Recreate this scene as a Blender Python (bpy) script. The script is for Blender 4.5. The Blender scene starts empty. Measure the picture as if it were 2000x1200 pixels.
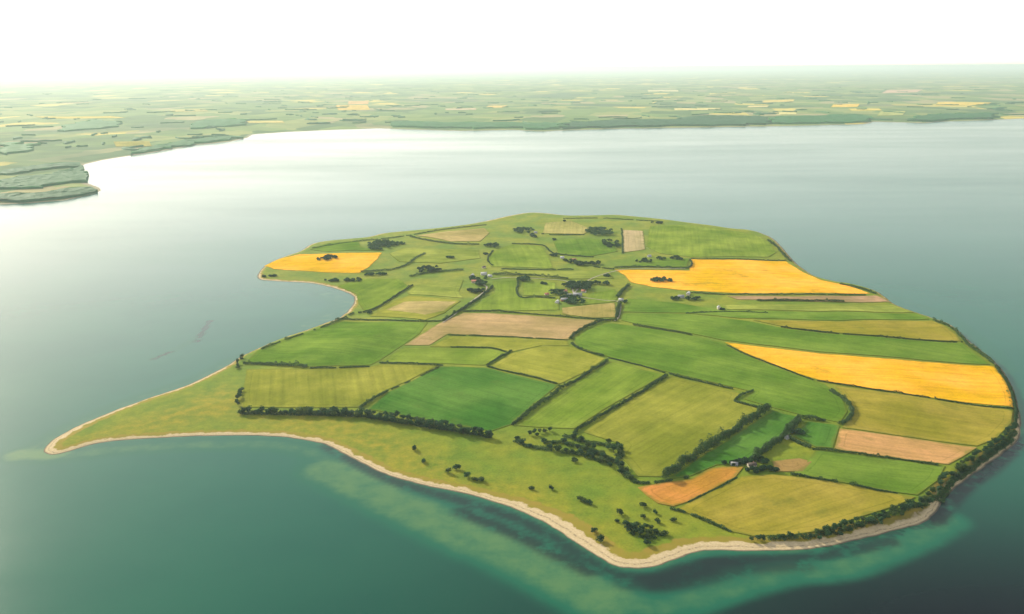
import bpy, math, random
import numpy as np
from mathutils import Vector, Matrix
from mathutils.geometry import delaunay_2d_cdt

random.seed(7)
rng = np.random.default_rng(11)
scene = bpy.context.scene
COL = scene.collection
R = math.radians

# ------------------------------------------------------------------ camera
HAZE = 2.7e-5
CAM_H = 600.0
HALF = R(30.0)
FOC = 1000.0 / math.tan(HALF)               # focal length, in units of the 2000 px wide picture
PITCH = math.atan((600 - 132) / FOC)
ROLL = R(0.32)
FWD = np.array([0, math.cos(PITCH), -math.sin(PITCH)])
_r0 = np.array([1.0, 0, 0]); _u0 = np.array([0, math.sin(PITCH), math.cos(PITCH)])
RIGHT = _r0 * math.cos(ROLL) - _u0 * math.sin(ROLL)
UP = _u0 * math.cos(ROLL) + _r0 * math.sin(ROLL)
cam = bpy.data.cameras.new('camera')
cam.sensor_fit = 'HORIZONTAL'; cam.angle = 2 * HALF
cam.clip_start = 1.0; cam.clip_end = 600000.0
camo = bpy.data.objects.new('camera', cam); COL.objects.link(camo)
M4 = Matrix.Identity(4)
for i in range(3):
    M4[i][0] = RIGHT[i]; M4[i][1] = UP[i]; M4[i][2] = -FWD[i]
M4[2][3] = CAM_H
camo.matrix_world = M4
scene.camera = camo

# ------------------------------------------------------------------ sky, sun, exposure
SUN_AZ, SUN_EL = R(-40.0), R(23.0)          # azimuth from +Y (view direction), negative = to the left
world = bpy.data.worlds.new('World'); scene.world = world; world.use_nodes = True
wn = world.node_tree.nodes; wl = world.node_tree.links; wn.clear()
sky = wn.new('ShaderNodeTexSky'); sky.sky_type = 'NISHITA'; sky.sun_disc = False
sky.sun_elevation = SUN_EL; sky.sun_rotation = SUN_AZ
sky.altitude = 100; sky.air_density = 1.0; sky.dust_density = 0.5; sky.ozone_density = 1.0
bg = wn.new('ShaderNodeBackground'); bg.inputs[1].default_value = 0.145
wo = wn.new('ShaderNodeOutputWorld')
hz = wn.new('ShaderNodeHueSaturation'); hz.inputs['Saturation'].default_value = 0.5      # milky, hazy sky
tint = wn.new('ShaderNodeMix'); tint.data_type = 'RGBA'; tint.blend_type = 'MULTIPLY'; tint.inputs[0].default_value = 1.0; tint.inputs[7].default_value = (1.0, 0.90, 0.82, 1)
wl.new(sky.outputs[0], hz.inputs['Color']); wl.new(hz.outputs[0], tint.inputs[6]); wl.new(tint.outputs[2], bg.inputs[0]); wl.new(bg.outputs[0], wo.inputs[0])
sl = bpy.data.lights.new('sun', 'SUN'); sl.energy = 3.0; sl.angle = R(0.6); sl.color = (1.0, 0.90, 0.70)
so = bpy.data.objects.new('sun', sl); COL.objects.link(so)
tosun = Vector((math.sin(SUN_AZ) * math.cos(SUN_EL), math.cos(SUN_AZ) * math.cos(SUN_EL), math.sin(SUN_EL)))
so.rotation_euler = tosun.to_track_quat('Z', 'Y').to_euler()
so.location = (-3000, 3000, 3000)
vs = scene.view_settings
vs.view_transform = 'Standard'; vs.look = 'None'; vs.exposure = 1.1; vs.gamma = 1.0; vs.use_curve_mapping = False
cy = scene.cycles
cy.use_denoising = True; cy.max_bounces = 5; cy.diffuse_bounces = 2; cy.glossy_bounces = 2
cy.transmission_bounces = 2; cy.volume_bounces = 1; cy.transparent_max_bounces = 8
cy.caustics_reflective = False; cy.caustics_refractive = False
cy.sample_clamp_indirect = 4.0

# ------------------------------------------------------------------ helpers: picture point -> point on the ground
def ray(px, py):
    x = (px - 1000.0) / FOC; y = -(py - 600.0) / FOC
    return FWD + RIGHT * x + UP * y
def ground0(px, py, z=0.0):
    d = ray(px, py); t = (z - CAM_H) / d[2]
    return d[0] * t, d[1] * t
def g0list(pts): return np.array([ground0(p[0], p[1]) for p in pts])

def smooth(a, b, x):
    t = np.clip((x - a) / (b - a), 0, 1); return t * t * (3 - 2 * t)

def polydist(P, poly, attrs=None, closed=True):
    """signed distance (+ inside) of points P (n,2) to a polygon; attrs (m,k) interpolated at the nearest boundary point"""
    n = len(P); m = len(poly)
    best = np.full(n, 1e18); A = np.zeros((n, attrs.shape[1])) if attrs is not None else None
    inside = np.zeros(n, bool)
    for i in range(m if closed else m - 1):
        a = poly[i]; b = poly[(i + 1) % m]; ab = b - a
        t = np.clip(((P - a) @ ab) / max(ab @ ab, 1e-9), 0, 1)
        d = P - (a + t[:, None] * ab); d2 = (d * d).sum(1)
        u = d2 < best
        best[u] = d2[u]
        if A is not None: A[u] = attrs[i] * (1 - t[u])[:, None] + attrs[(i + 1) % m] * t[u][:, None]
        if closed:
            c = (a[1] > P[:, 1]) != (b[1] > P[:, 1])
            if c.any():
                xi = (b[0] - a[0]) * (P[:, 1] - a[1]) / (b[1] - a[1] + 1e-12) + a[0]
                inside ^= c & (P[:, 0] < xi)
    d = np.sqrt(best)
    if closed: d = np.where(inside, d, -d)
    return (d, A) if attrs is not None else d

def catmull(pts, n=4, closed=False):
    p = np.asarray(pts, float); m = len(p); out = []
    for i in range(m if closed else m - 1):
        if closed: p0, p1, p2, p3 = p[i - 1], p[i], p[(i + 1) % m], p[(i + 2) % m]
        else: p0, p1, p2, p3 = p[max(i - 1, 0)], p[i], p[i + 1], p[min(i + 2, m - 1)]
        for k in range(n):
            t = k / n
            out.append(0.5 * (2 * p1 + (p2 - p0) * t + (2 * p0 - 5 * p1 + 4 * p2 - p3) * t * t + (3 * p1 - p0 - 3 * p2 + p3) * t ** 3))
    if not closed: out.append(p[-1])
    return np.array(out)

_perm = rng.random((64, 64))
def vnoise(x, y):
    xi = np.floor(x).astype(int); yi = np.floor(y).astype(int); fx = x - xi; fy = y - yi
    fx = fx * fx * (3 - 2 * fx); fy = fy * fy * (3 - 2 * fy)
    g = lambda a, b: _perm[a % 64, b % 64]
    return (g(xi, yi) * (1 - fx) + g(xi + 1, yi) * fx) * (1 - fy) + (g(xi, yi + 1) * (1 - fx) + g(xi + 1, yi + 1) * fx) * fy

def mesh_np(name, V, F, mats=()):
    me = bpy.data.meshes.new(name)
    V = np.asarray(V, np.float32); F = np.asarray(F, np.int32)
    me.vertices.add(len(V)); me.vertices.foreach_set('co', V.ravel())
    k = F.shape[1]
    me.loops.add(F.size); me.loops.foreach_set('vertex_index', F.ravel())
    me.polygons.add(len(F)); me.polygons.foreach_set('loop_start', np.arange(0, F.size, k, dtype=np.int32))
    me.update(calc_edges=True); me.validate()
    for m in mats: me.materials.append(m)
    return me
def smooth_shade(me):
    me.polygons.foreach_set('use_smooth', np.ones(len(me.polygons), bool)); me.update()
def fattr(me, name, arr):
    a = me.attributes.new(name, 'FLOAT', 'POINT'); a.data.foreach_set('value', np.asarray(arr, np.float32).ravel())
def link(name, me, parent=None, loc=None):
    o = bpy.data.objects.new(name, me); COL.objects.link(o)
    if parent is not None: o.parent = parent
    if loc is not None: o.location = loc
    return o
def tag(o, label, cat=None, group=None, kind=None):
    o['label'] = label
    if cat: o['category'] = cat
    if group: o['group'] = group
    if kind: o['kind'] = kind
    return o

# ------------------------------------------------------------------ materials
class NT:
    def __init__(s, name):
        s.m = bpy.data.materials.new(name); s.m.use_nodes = True
        s.n = s.m.node_tree.nodes; s.l = s.m.node_tree.links; s.n.clear()
        s.out = s.n.new('ShaderNodeOutputMaterial')
    def put(s, t, **kw):
        nd = s.n.new(t)
        for k, v in kw.items(): setattr(nd, k, v)
        return nd
    def set(s, nd, key, v):
        if isinstance(v, bpy.types.NodeSocket): s.l.new(v, nd.inputs[key])
        else: nd.inputs[key].default_value = v
    def math(s, op, a, b=0.0, c=None):
        nd = s.put('ShaderNodeMath', operation=op); s.set(nd, 0, a); s.set(nd, 1, b)
        if c is not None: s.set(nd, 2, c)
        return nd.outputs[0]
    def noise(s, vec, scale, detail=4.0, rough=0.55):
        nd = s.put('ShaderNodeTexNoise'); s.set(nd, 'Vector', vec); s.set(nd, 'Scale', scale); s.set(nd, 'Detail', detail); s.set(nd, 'Roughness', rough)
        return nd.outputs['Fac']
    def mix(s, f, a, b, mode='MIX'):
        nd = s.put('ShaderNodeMix', data_type='RGBA', blend_type=mode); s.set(nd, 0, f); s.set(nd, 6, a); s.set(nd, 7, b)
        return nd.outputs[2]
    def mr(s, v, a, b, c=0.0, d=1.0, sm=False):
        nd = s.put('ShaderNodeMapRange', interpolation_type='SMOOTHSTEP' if sm else 'LINEAR')
        for k, x in enumerate((v, a, b, c, d)): s.set(nd, k, x)
        return nd.outputs[0]
    def ramp(s, v, stops, interp='LINEAR'):
        nd = s.put('ShaderNodeValToRGB'); s.set(nd, 0, v); cr = nd.color_ramp; cr.interpolation = interp
        while len(cr.elements) < len(stops): cr.elements.new(0.5)
        for e, (p, c) in zip(cr.elements, stops): e.position = p; e.color = (*c, 1)
        return nd.outputs[0]
    def attr(s, name):
        return s.put('ShaderNodeAttribute', attribute_name=name)
    def bsdf(s, col, rough=0.8, spec=0.2, **kw):
        b = s.put('ShaderNodeBsdfPrincipled'); s.set(b, 'Base Color', col); s.set(b, 'Roughness', rough); s.set(b, 'Specular IOR Level', spec)
        for k, v in kw.items(): s.set(b, k, v)
        s.l.new(b.outputs[0], s.out.inputs[0]); return b
    def bump(s, h, strength, dist):
        nd = s.put('ShaderNodeBump'); s.set(nd, 'Height', h); s.set(nd, 'Strength', strength); s.set(nd, 'Distance', dist); return nd.outputs[0]
C4 = lambda r, g, b: (r, g, b, 1)

def mat_crop():
    t = NT('crop'); oi = t.put('ShaderNodeObjectInfo'); col = oi.outputs['Color']
    tc = t.put('ShaderNodeTexCoord'); pos = t.put('ShaderNodeNewGeometry').outputs['Position']
    uv = t.put('ShaderNodeSeparateXYZ'); t.set(uv, 0, tc.outputs['UV'])
    big = t.mr(t.noise(pos, 0.006, 3.0), 0.3, 0.7, 0.0, 1.0, True)
    mid = t.noise(pos, 0.035, 4.0); fine = t.noise(pos, 0.25, 3.0)
    hs = t.put('ShaderNodeHueSaturation'); t.set(hs, 'Hue', 0.484); t.set(hs, 'Saturation', 0.95); t.set(hs, 'Value', 1.24); t.set(hs, 'Color', col)
    hs2 = t.put('ShaderNodeHueSaturation'); t.set(hs2, 'Hue', 0.512); t.set(hs2, 'Saturation', 1.0); t.set(hs2, 'Value', 0.80); t.set(hs2, 'Color', col)
    c = t.mix(big, hs2.outputs[0], hs.outputs[0])
    # streaks along the drilling direction and pairs of tractor wheelings
    st = t.put('ShaderNodeCombineXYZ'); t.set(st, 0, t.math('MULTIPLY', uv.outputs[0], 0.004)); t.set(st, 1, t.math('MULTIPLY', uv.outputs[1], 0.09)); t.set(st, 2, oi.outputs['Random'])
    streak = t.noise(st.outputs[0], 1.0, 3.0)
    c = t.mix(1.0, c, t.ramp(streak, [(0.3, (0.86, 0.87, 0.86)), (0.7, (1.12, 1.10, 1.08))]), 'MULTIPLY')
    c = t.mix(1.0, c, t.ramp(mid, [(0.25, (0.84, 0.86, 0.84)), (0.75, (1.14, 1.12, 1.12))]), 'MULTIPLY')
    c = t.mix(1.0, c, t.ramp(fine, [(0.3, (0.90, 0.90, 0.90)), (0.7, (1.10, 1.10, 1.10))]), 'MULTIPLY')
    fr = t.math('FRACT', t.math('DIVIDE', uv.outputs[1], 24.0))
    l1 = t.math('LESS_THAN', t.math('ABSOLUTE', t.math('SUBTRACT', fr, 0.46)), 0.016)
    l2 = t.math('LESS_THAN', t.math('ABSOLUTE', t.math('SUBTRACT', fr, 0.54)), 0.016)
    ln = t.math('MULTIPLY', t.math('ADD', l1, l2), t.mr(t.noise(pos, 0.02), 0.35, 0.6, 0.0, 0.55))
    ins = t.attr('inset').outputs['Fac']
    ln = t.math('MULTIPLY', ln, t.math('GREATER_THAN', ins, 13.0))
    hl = t.math('MULTIPLY', t.math('LESS_THAN', t.math('ABSOLUTE', t.math('SUBTRACT', ins, 12.0)), 0.9), 0.4)
    dk = t.mix(1.0, c, C4(0.55, 0.62, 0.5), 'MULTIPLY')
    c = t.mix(t.math('MAXIMUM', ln, hl), c, dk)
    # thin wet or poor patches, and a weaker margin along the field edge
    pn = t.noise(pos, 0.013, 5.0, 0.6)
    patch = t.mr(pn, 0.60, 0.70, 0.0, 0.45, True)
    c = t.mix(patch, c, t.mix(0.5, t.mix(1.0, c, C4(0.62, 0.78, 0.6), 'MULTIPLY'), C4(0.13, 0.15, 0.03)))
    pale = t.mr(pn, 0.40, 0.30, 0.0, 0.35, True)
    c = t.mix(pale, c, t.mix(1.0, c, C4(1.30, 1.18, 1.3), 'MULTIPLY'))
    mg = t.mr(t.math('ADD', ins, t.mr(mid, 0.3, 0.7, -3.0, 3.0)), 0.5, 5.0, 0.55, 0.0, True)
    c = t.mix(mg, c, C4(0.15, 0.18, 0.025))
    t.bsdf(c, 1.0, 0.0, Normal=t.bump(fine, 0.6, 0.5))
    return t.m

def mat_ground():
    t = NT('meadow'); pos = t.put('ShaderNodeNewGeometry').outputs['Position']
    sd = t.attr('shore').outputs['Fac']; bw = t.attr('beach').outputs['Fac']; dry = t.attr('dry').outputs['Fac']
    n1 = t.noise(pos, 0.008, 4.0); n2 = t.noise(pos, 0.05, 5.0); n3 = t.noise(pos, 0.3, 3.0)
    g = t.mix(t.mr(n1, 0.35, 0.65, sm=True), C4(0.125, 0.205, 0.016), C4(0.210, 0.240, 0.018))
    g = t.mix(t.math('MULTIPLY', dry, t.mr(n2, 0.35, 0.65, 0.1, 0.8)), g, C4(0.27, 0.235, 0.020))
    g = t.mix(1.0, g, t.ramp(n2, [(0.25, (0.76, 0.82, 0.72)), (0.75, (1.2, 1.14, 1.12))]), 'MULTIPLY')
    g = t.mix(1.0, g, t.ramp(n3, [(0.3, (0.86, 0.86, 0.86)), (0.7, (1.14, 1.14, 1.14))]), 'MULTIPLY')
    edge = t.math('ADD', sd, t.mr(n2, 0.2, 0.8, -7.0, 7.0))
    edge = t.math('ADD', edge, t.mr(n3, 0.2, 0.8, -1.5, 1.5))
    sand = t.mix(t.mr(n3, 0.3, 0.7), C4(0.47, 0.365, 0.20), C4(0.60, 0.485, 0.29))
    wet = t.mix(t.mr(n2, 0.4, 0.6), C4(0.10, 0.085, 0.06), C4(0.17, 0.14, 0.09))
    s = t.mix(t.mr(sd, 1.0, 4.0, sm=True), wet, sand)
    rel = t.math('DIVIDE', t.math('ADD', sd, t.mr(n2, 0.2, 0.8, -2.5, 2.5)), bw)
    wr = t.math('MULTIPLY', t.math('SUBTRACT', 1.0, t.mr(t.math('ABSOLUTE', t.math('SUBTRACT', rel, 0.5)), 0.03, 0.10)), t.mr(n3, 0.42, 0.6, 0.0, 0.7))
    s = t.mix(wr, s, C4(0.16, 0.12, 0.07))
    f = t.mr(t.math('SUBTRACT', edge, bw), -1.5, 2.0, sm=True)
    straw = t.mix(t.mr(n2, 0.3, 0.7), C4(0.29, 0.215, 0.035), C4(0.23, 0.205, 0.022))
    f2 = t.mr(t.math('SUBTRACT', edge, t.math('MULTIPLY', bw, 1.6)), 0.0, 6.0, sm=True)
    c = t.mix(f, s, t.mix(f2, straw, g))
    # bare earth and scrub on the steep bank
    slope = t.put('ShaderNodeSeparateXYZ'); t.set(slope, 0, t.put('ShaderNodeNewGeometry').outputs['Normal'])
    c = t.mix(t.mr(slope.outputs[2], 0.95, 0.88, 0.0, 0.7), c, t.mix(n2, C4(0.05, 0.055, 0.025), C4(0.16, 0.11, 0.06)))
    t.bsdf(c, 0.95, 0.08, Normal=t.bump(n3, 0.5, 0.6))
    return t.m

def mat_water():
    t = NT('sea_water'); pos = t.put('ShaderNodeNewGeometry').outputs['Position']
    sh = t.attr('shoal').outputs['Fac']; dp = t.attr('deep').outputs['Fac']; wd = t.attr('weed').outputs['Fac']
    n1 = t.noise(pos, 0.004, 4.0); n2 = t.noise(pos, 0.03, 4.0, 0.6)
    sp = t.put('ShaderNodeVectorMath', operation='MULTIPLY'); t.set(sp, 0, pos); t.set(sp, 1, (0.0003, 0.0012, 0.0))
    slick = t.noise(sp.outputs[0], 1.0, 6.0, 0.62)
    shv = t.mr(t.math('ADD', sh, t.math('MULTIPLY', sh, t.mr(n2, 0.25, 0.75, -0.22, 0.22))), 0.0, 1.0)
    open_ = t.mix(t.mr(n1, 0.3, 0.7, sm=True), C4(0.006, 0.104, 0.066), C4(0.009, 0.116, 0.070))
    deep = t.mix(dp, open_, C4(0.0004, 0.0035, 0.0075))
    mid = C4(0.007, 0.110, 0.060); shal = C4(0.078, 0.185, 0.070)
    nd = t.put('ShaderNodeValToRGB'); t.set(nd, 0, shv)
    c = t.mix(t.mr(shv, 0.0, 0.5, sm=True), deep, mid)
    c = t.mix(t.mr(shv, 0.45, 1.0, sm=True), c, shal)
    wf = t.math('MULTIPLY', wd, t.mr(n2, 0.28, 0.52, 0.0, 1.0, True))
    c = t.mix(wf, c, C4(0.006, 0.016, 0.016))
    w1 = t.noise(pos, 0.12, 3.0); w2 = t.noise(pos, 0.6, 2.0)
    hgt = t.math('ADD', w1, t.math('MULTIPLY', w2, 0.3))
    t.bsdf(c, t.mr(slick, 0.3, 0.7, 0.14, 0.23), 0.5, IOR=1.15, Normal=t.bump(hgt, 0.10, 0.5))
    return t.m

def mat_leaf(name, a, b):
    t = NT(name); ge = t.put('ShaderNodeNewGeometry'); oi = t.put('ShaderNodeObjectInfo')
    c = t.mix(ge.outputs['Random Per Island'], C4(*a), C4(*b))
    hs = t.put('ShaderNodeHueSaturation'); t.set(hs, 'Color', c)
    t.set(hs, 'Value', t.mr(oi.outputs['Random'], 0, 1, 0.72, 1.3)); t.set(hs, 'Hue', t.mr(oi.outputs['Random'], 0, 1, 0.51, 0.485))
    bs = t.bsdf(hs.outputs[0], 0.75, 0.15)
    tr = t.put('ShaderNodeBsdfTranslucent'); t.set(tr, 0, hs.outputs[0])
    mx = t.put('ShaderNodeMixShader'); t.set(mx, 0, 0.36); t.l.new(bs.outputs[0], mx.inputs[1]); t.l.new(tr.outputs[0], mx.inputs[2])
    t.l.new(mx.outputs[0], t.out.inputs[0])
    return t.m

def mat_plain(name, col, rough=0.8, var=0.15, scale=0.6):
    t = NT(name); pos = t.put('ShaderNodeTexCoord').outputs['Object']
    n = t.noise(pos, scale, 4.0)
    c = t.mix(1.0, C4(*col), t.ramp(n, [(0.3, (1 - var,) * 3), (0.7, (1 + var,) * 3)]), 'MULTIPLY')
    t.bsdf(c, rough, 0.25); return t.m

def mat_mainland():
    t = NT('far_farmland'); pos = t.put('ShaderNodeNewGeometry').outputs['Position']
    mp = t.put('ShaderNodeMapping'); t.set(mp, 'Vector', pos); t.set(mp, 'Rotation', (0, 0, 0.35)); t.set(mp, 'Scale', (0.0026, 0.0015, 0.0))
    n = t.put('ShaderNodeTexNoise'); t.set(n, 'Vector', mp.outputs[0]); t.set(n, 'Scale', 0.9)
    ad = t.mix(0.12, mp.outputs[0], n.outputs['Color'])
    v = t.put('ShaderNodeTexVoronoi', distance='CHEBYCHEV'); t.set(v, 'Vector', ad); t.set(v, 'Scale', 1.0); t.set(v, 'Randomness', 0.85)
    sx = t.put('ShaderNodeSeparateColor'); t.set(sx, 0, v.outputs['Color'])
    c = t.ramp(sx.outputs[0], [(0.0, (0.09, 0.17, 0.05)), (0.2, (0.14, 0.23, 0.06)), (0.42, (0.18, 0.26, 0.07)), (0.60, (0.25, 0.30, 0.09)),
                               (0.78, (0.34, 0.31, 0.14)), (0.86, (0.16, 0.25, 0.07)), (0.95, (0.56, 0.46, 0.10))], 'CONSTANT')
    big = t.noise(pos, 0.0004, 4.0)
    c = t.mix(t.mr(big, 0.52, 0.62, 0.0, 0.75, True), c, C4(0.08, 0.15, 0.06))
    c = t.mix(1.0, c, t.ramp(t.noise(pos, 0.004, 5.0), [(0.3, (0.8, 0.83, 0.8)), (0.7, (1.15, 1.13, 1.1))]), 'MULTIPLY')
    sd = t.attr('shore').outputs['Fac']
    c = t.mix(t.mr(sd, 10.0, 40.0), C4(0.33, 0.29, 0.18), c)
    t.bsdf(c, 0.95, 0.05); return t.m

MAT = dict(crop=mat_crop(), ground=mat_ground(), water=mat_water(), main=mat_mainland(),
           leaf=mat_leaf('leaf_dark', (0.014, 0.058, 0.028), (0.046, 0.118, 0.040)),
           leaf2=mat_leaf('leaf_olive', (0.030, 0.074, 0.022), (0.078, 0.135, 0.032)),
           hedge=mat_leaf('leaf_hedge', (0.026, 0.080, 0.028), (0.072, 0.140, 0.038)),
           bark=mat_plain('bark', (0.07, 0.05, 0.035)),
           canopy=mat_leaf('leaf_canopy', (0.040, 0.190, 0.060), (0.065, 0.230, 0.070)))

# ------------------------------------------------------------------ island outline: picture x, y, beach width m, bank height m
OUT = [(84,880,16,0),(99,862,14,0),(125,847,13,0),(159,829,12,0),(200,812,10,0),(240,796,9,0),(300,775,8,0),(360,755,8,0),(420,727,8,0),(453,709,6,0),(474,696,3,1),(510,679,2,2),
 (555,660,2,2),(597,646,3,1),(635,632,4,1),(665,620,5,0),(685,602,6,0),(693,587,6,0),(688,577,6,0),(670,569,7,0),(640,560,8,0),(610,554,8,0),(567,551,9,0),(530,549,10,0),(508,546,8,0),
 (504,536,6,0),(522,517,5,1),(555,502,5,1),(587,491,5,2),(610,477,6,2),(640,471,8,2),(680,467,10,2),(720,463,10,2),(750,456,10,2),(792,452,8,2),(855,446,8,2),(905,440,8,2),(955,431,10,1),
 (985,424,10,1),(1030,416,12,1),(1067,417,12,1),(1105,421,9,1),(1155,421,9,1),(1200,420,9,1),(1250,424,8,1),(1305,430,8,2),(1350,436,8,2),(1390,441,6,2),(1430,447,6,2),(1470,451,6,2),(1505,464,5,3),
 (1525,481,5,3),(1545,505,4,3),(1562,521,4,3),(1590,539,4,3),(1627,550,4,3),(1660,555,4,3),(1690,562,4,3),(1716,572,4,2),(1747,595,4,2),(1787,610,4,2),(1822,622,4,2),(1852,633,4,3),(1872,647,4,3),
 (1890,665,4,4),(1914,683,4,4),(1946,711,4,5),(1966,737,4,5),(1982,770,4,5),(1990,803,5,4),(1993,835,7,4),(1985,864,9,5),(1940,899,10,5),(1895,931,10,5),(1852,966,11,5),(1828,1000,12,4),
 (1812,1017,12,6),(1775,1030,14,5),(1700,1049,16,4),(1625,1066,16,3),(1580,1073,17,2),(1500,1077,18,1),(1400,1076,19,0),(1360,1080,20,0),(1315,1096,21,0),(1270,1109,20,0),(1225,1110,19,0),
 (1195,1104,20,0),(1150,1079,23,0),(1105,1049,25,0),(1060,1020,23,0),(1000,993,17,0),(954,978,14,0),(900,963,13,0),(840,951,12,0),(795,940,12,0),(744,924,12,0),(714,909,12,0),(675,888,11,0),
 (636,869,11,0),(600,861,11,0),(555,854,11,0),(480,851,11,0),(390,852,11,0),(300,856,11,0),(240,860,11,0),(195,865,10,0),(160,874,10,0),(126,885,12,0),(99,889,14,0)]
_o = np.array(OUT, float)
_g = np.array([[*ground0(a[0], a[1]), a[2], a[3]] for a in OUT])
ISL = catmull(_g, 4, True)
ISL_P, ISL_A = ISL[:, :2], np.clip(ISL[:, 2:], 0, None)

HILLS = [(630, 672, 150, 9), (900, 640, 260, 6), (1130, 480, 420, 9), (1400, 700, 240, 8), (1560, 955, 110, 8), (1300, 800, 150, 5), (1780, 820, 180, 5),
         (850, 770, 120, 4), (1700, 620, 260, 6), (1000, 560, 260, 4), (700, 500, 260, 4)]
_H = [(*ground0(a, b), r, h) for a, b, r, h in HILLS]
def height_raw(P):
    sd, A = polydist(P, ISL_P, ISL_A)
    bw = A[:, 0]
    num = np.zeros(len(P)); den = np.zeros(len(P))
    for q, a in zip(ISL_P[::2], ISL_A[::2]):
        w = 1.0 / (((P - q) ** 2).sum(1) + 80.0) ** 2; num += w * a[1]; den += w
    bank = num / den
    # wobble the water line a little
    sdw = sd + 2.2 * (vnoise(P[:, 0] / 22, P[:, 1] / 22) - 0.5) + 1.6 * (vnoise(P[:, 0] / 9, P[:, 1] / 9) - 0.5)
    h = np.where(sdw < 0, np.maximum(sdw * 0.10, -4.0), np.minimum(sdw, bw) * 1.3 / np.maximum(bw, 2))
    h = h + bank * smooth(0.7 * bw, bw + 9.0, sdw) + 0.8 * smooth(bw, bw + 20, sdw)
    inner = smooth(30, 220, sd)
    hh = 3.0 * inner
    for x, y, r, z in _H:
        hh = hh + inner * z * np.exp(-((P[:, 0] - x) ** 2 + (P[:, 1] - y) ** 2) / (2 * r * r))
    hh = hh + inner * 3.0 * (vnoise(P[:, 0] / 130, P[:, 1] / 130) - 0.5) + smooth(15, 60, sd) * 0.35 * (vnoise(P[:, 0] / 45, P[:, 1] / 45) - 0.5)
    return h + hh, sd, sdw, bw
GS = 6.0
gx = np.arange(ISL_P[:, 0].min() - 70, ISL_P[:, 0].max() + 70, GS)
gy = np.arange(ISL_P[:, 1].min() - 70, ISL_P[:, 1].max() + 70, GS)
GX, GY = np.meshgrid(gx, gy)
GP = np.stack([GX.ravel(), GY.ravel()], 1)
gh, gsd, gsdw, gbw = height_raw(GP)
HM = gh.reshape(GX.shape); SDM = gsd.reshape(GX.shape)
def _bil(A, x, y):
    u = np.clip((np.asarray(x) - gx[0]) / GS, 0, len(gx) - 1.001); v = np.clip((np.asarray(y) - gy[0]) / GS, 0, len(gy) - 1.001)
    i = u.astype(int); j = v.astype(int); fu = u - i; fv = v - j
    return (A[j, i] * (1 - fu) + A[j, i + 1] * fu) * (1 - fv) + (A[j + 1, i] * (1 - fu) + A[j + 1, i + 1] * fu) * fv
def hgt(x, y): return np.maximum(_bil(HM, x, y), 0.0)
def shore(x, y): return _bil(SDM, x, y)
def P3(px, py):
    z = 0.0
    for _ in range(6):
        x, y = ground0(px, py, z); z = float(hgt(x, y))
    return np.array([x, y, z])
def line3(pts, n=3): return catmull(np.array([P3(*p) for p in pts]), n) if len(pts) > 2 else np.array([P3(*p) for p in pts])

# island ground sheet
ny, nx = GX.shape
idx = np.arange(nx * ny).reshape(ny, nx)
Fq = np.stack([idx[:-1, :-1], idx[:-1, 1:], idx[1:, 1:], idx[1:, :-1]], -1).reshape(-1, 4)
keep = gsd[Fq].max(1) > -40
Fq = Fq[keep]
used = np.unique(Fq); rem = -np.ones(nx * ny, int); rem[used] = np.arange(len(used))
V = np.stack([GP[:, 0], GP[:, 1], gh], 1)[used]
me = mesh_np('island_ground', V, rem[Fq], [MAT['ground']]); smooth_shade(me)
fattr(me, 'shore', gsdw[used]); fattr(me, 'beach', gbw[used])
_spit = [g0list([(130, 868), (300, 815), (440, 760), (470, 800), (300, 845)]), g0list([(470, 815), (560, 815), (700, 830), (800, 880), (900, 940), (1040, 970), (1150, 1040), (1220, 1090), (1160, 1075), (1000, 985), (800, 930), (640, 855)])]
Pu = GP[used]; dry = np.zeros(len(used))
for pl in _spit: dry = np.maximum(dry, smooth(-60, 25, polydist(Pu, pl)))
fattr(me, 'dry', dry)
isl = link('island_ground', me)
tag(isl, 'low green island ground with olive meadows and a pale sandy beach rim', kind='structure')

# ------------------------------------------------------------------ sea
def axis(lo, hi, a, b, fine):
    core = list(np.arange(a, b, fine)); s = fine; x = core[-1]
    right = []
    while x < hi: s *= 1.16; x += s; right.append(x)
    s = fine; x = a; left = []
    while x > lo: s *= 1.16; x -= s; left.append(x)
    return np.array(left[::-1] + core + right)
wx = axis(-160000, 160000, ISL_P[:, 0].min() - 500, ISL_P[:, 0].max() + 260, 8.0)
wy = axis(-20000, 160000, ISL_P[:, 1].min() - 420, ISL_P[:, 1].max() + 120, 8.0)
WX, WY = np.meshgrid(wx, wy); WP = np.stack([WX.ravel(), WY.ravel()], 1)
wsd = np.full(len(WP), -1e6); near = (np.abs(WP[:, 0]) < 3500) & (WP[:, 1] > 300) & (WP[:, 1] < 5500)
wsd[near] = polydist(WP[near], ISL_P)
shoal = np.zeros(len(WP)); weed = np.zeros(len(WP))
off = -wsd
shoal = np.maximum(shoal, 0.62 * smooth(26, 0, off))
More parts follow.
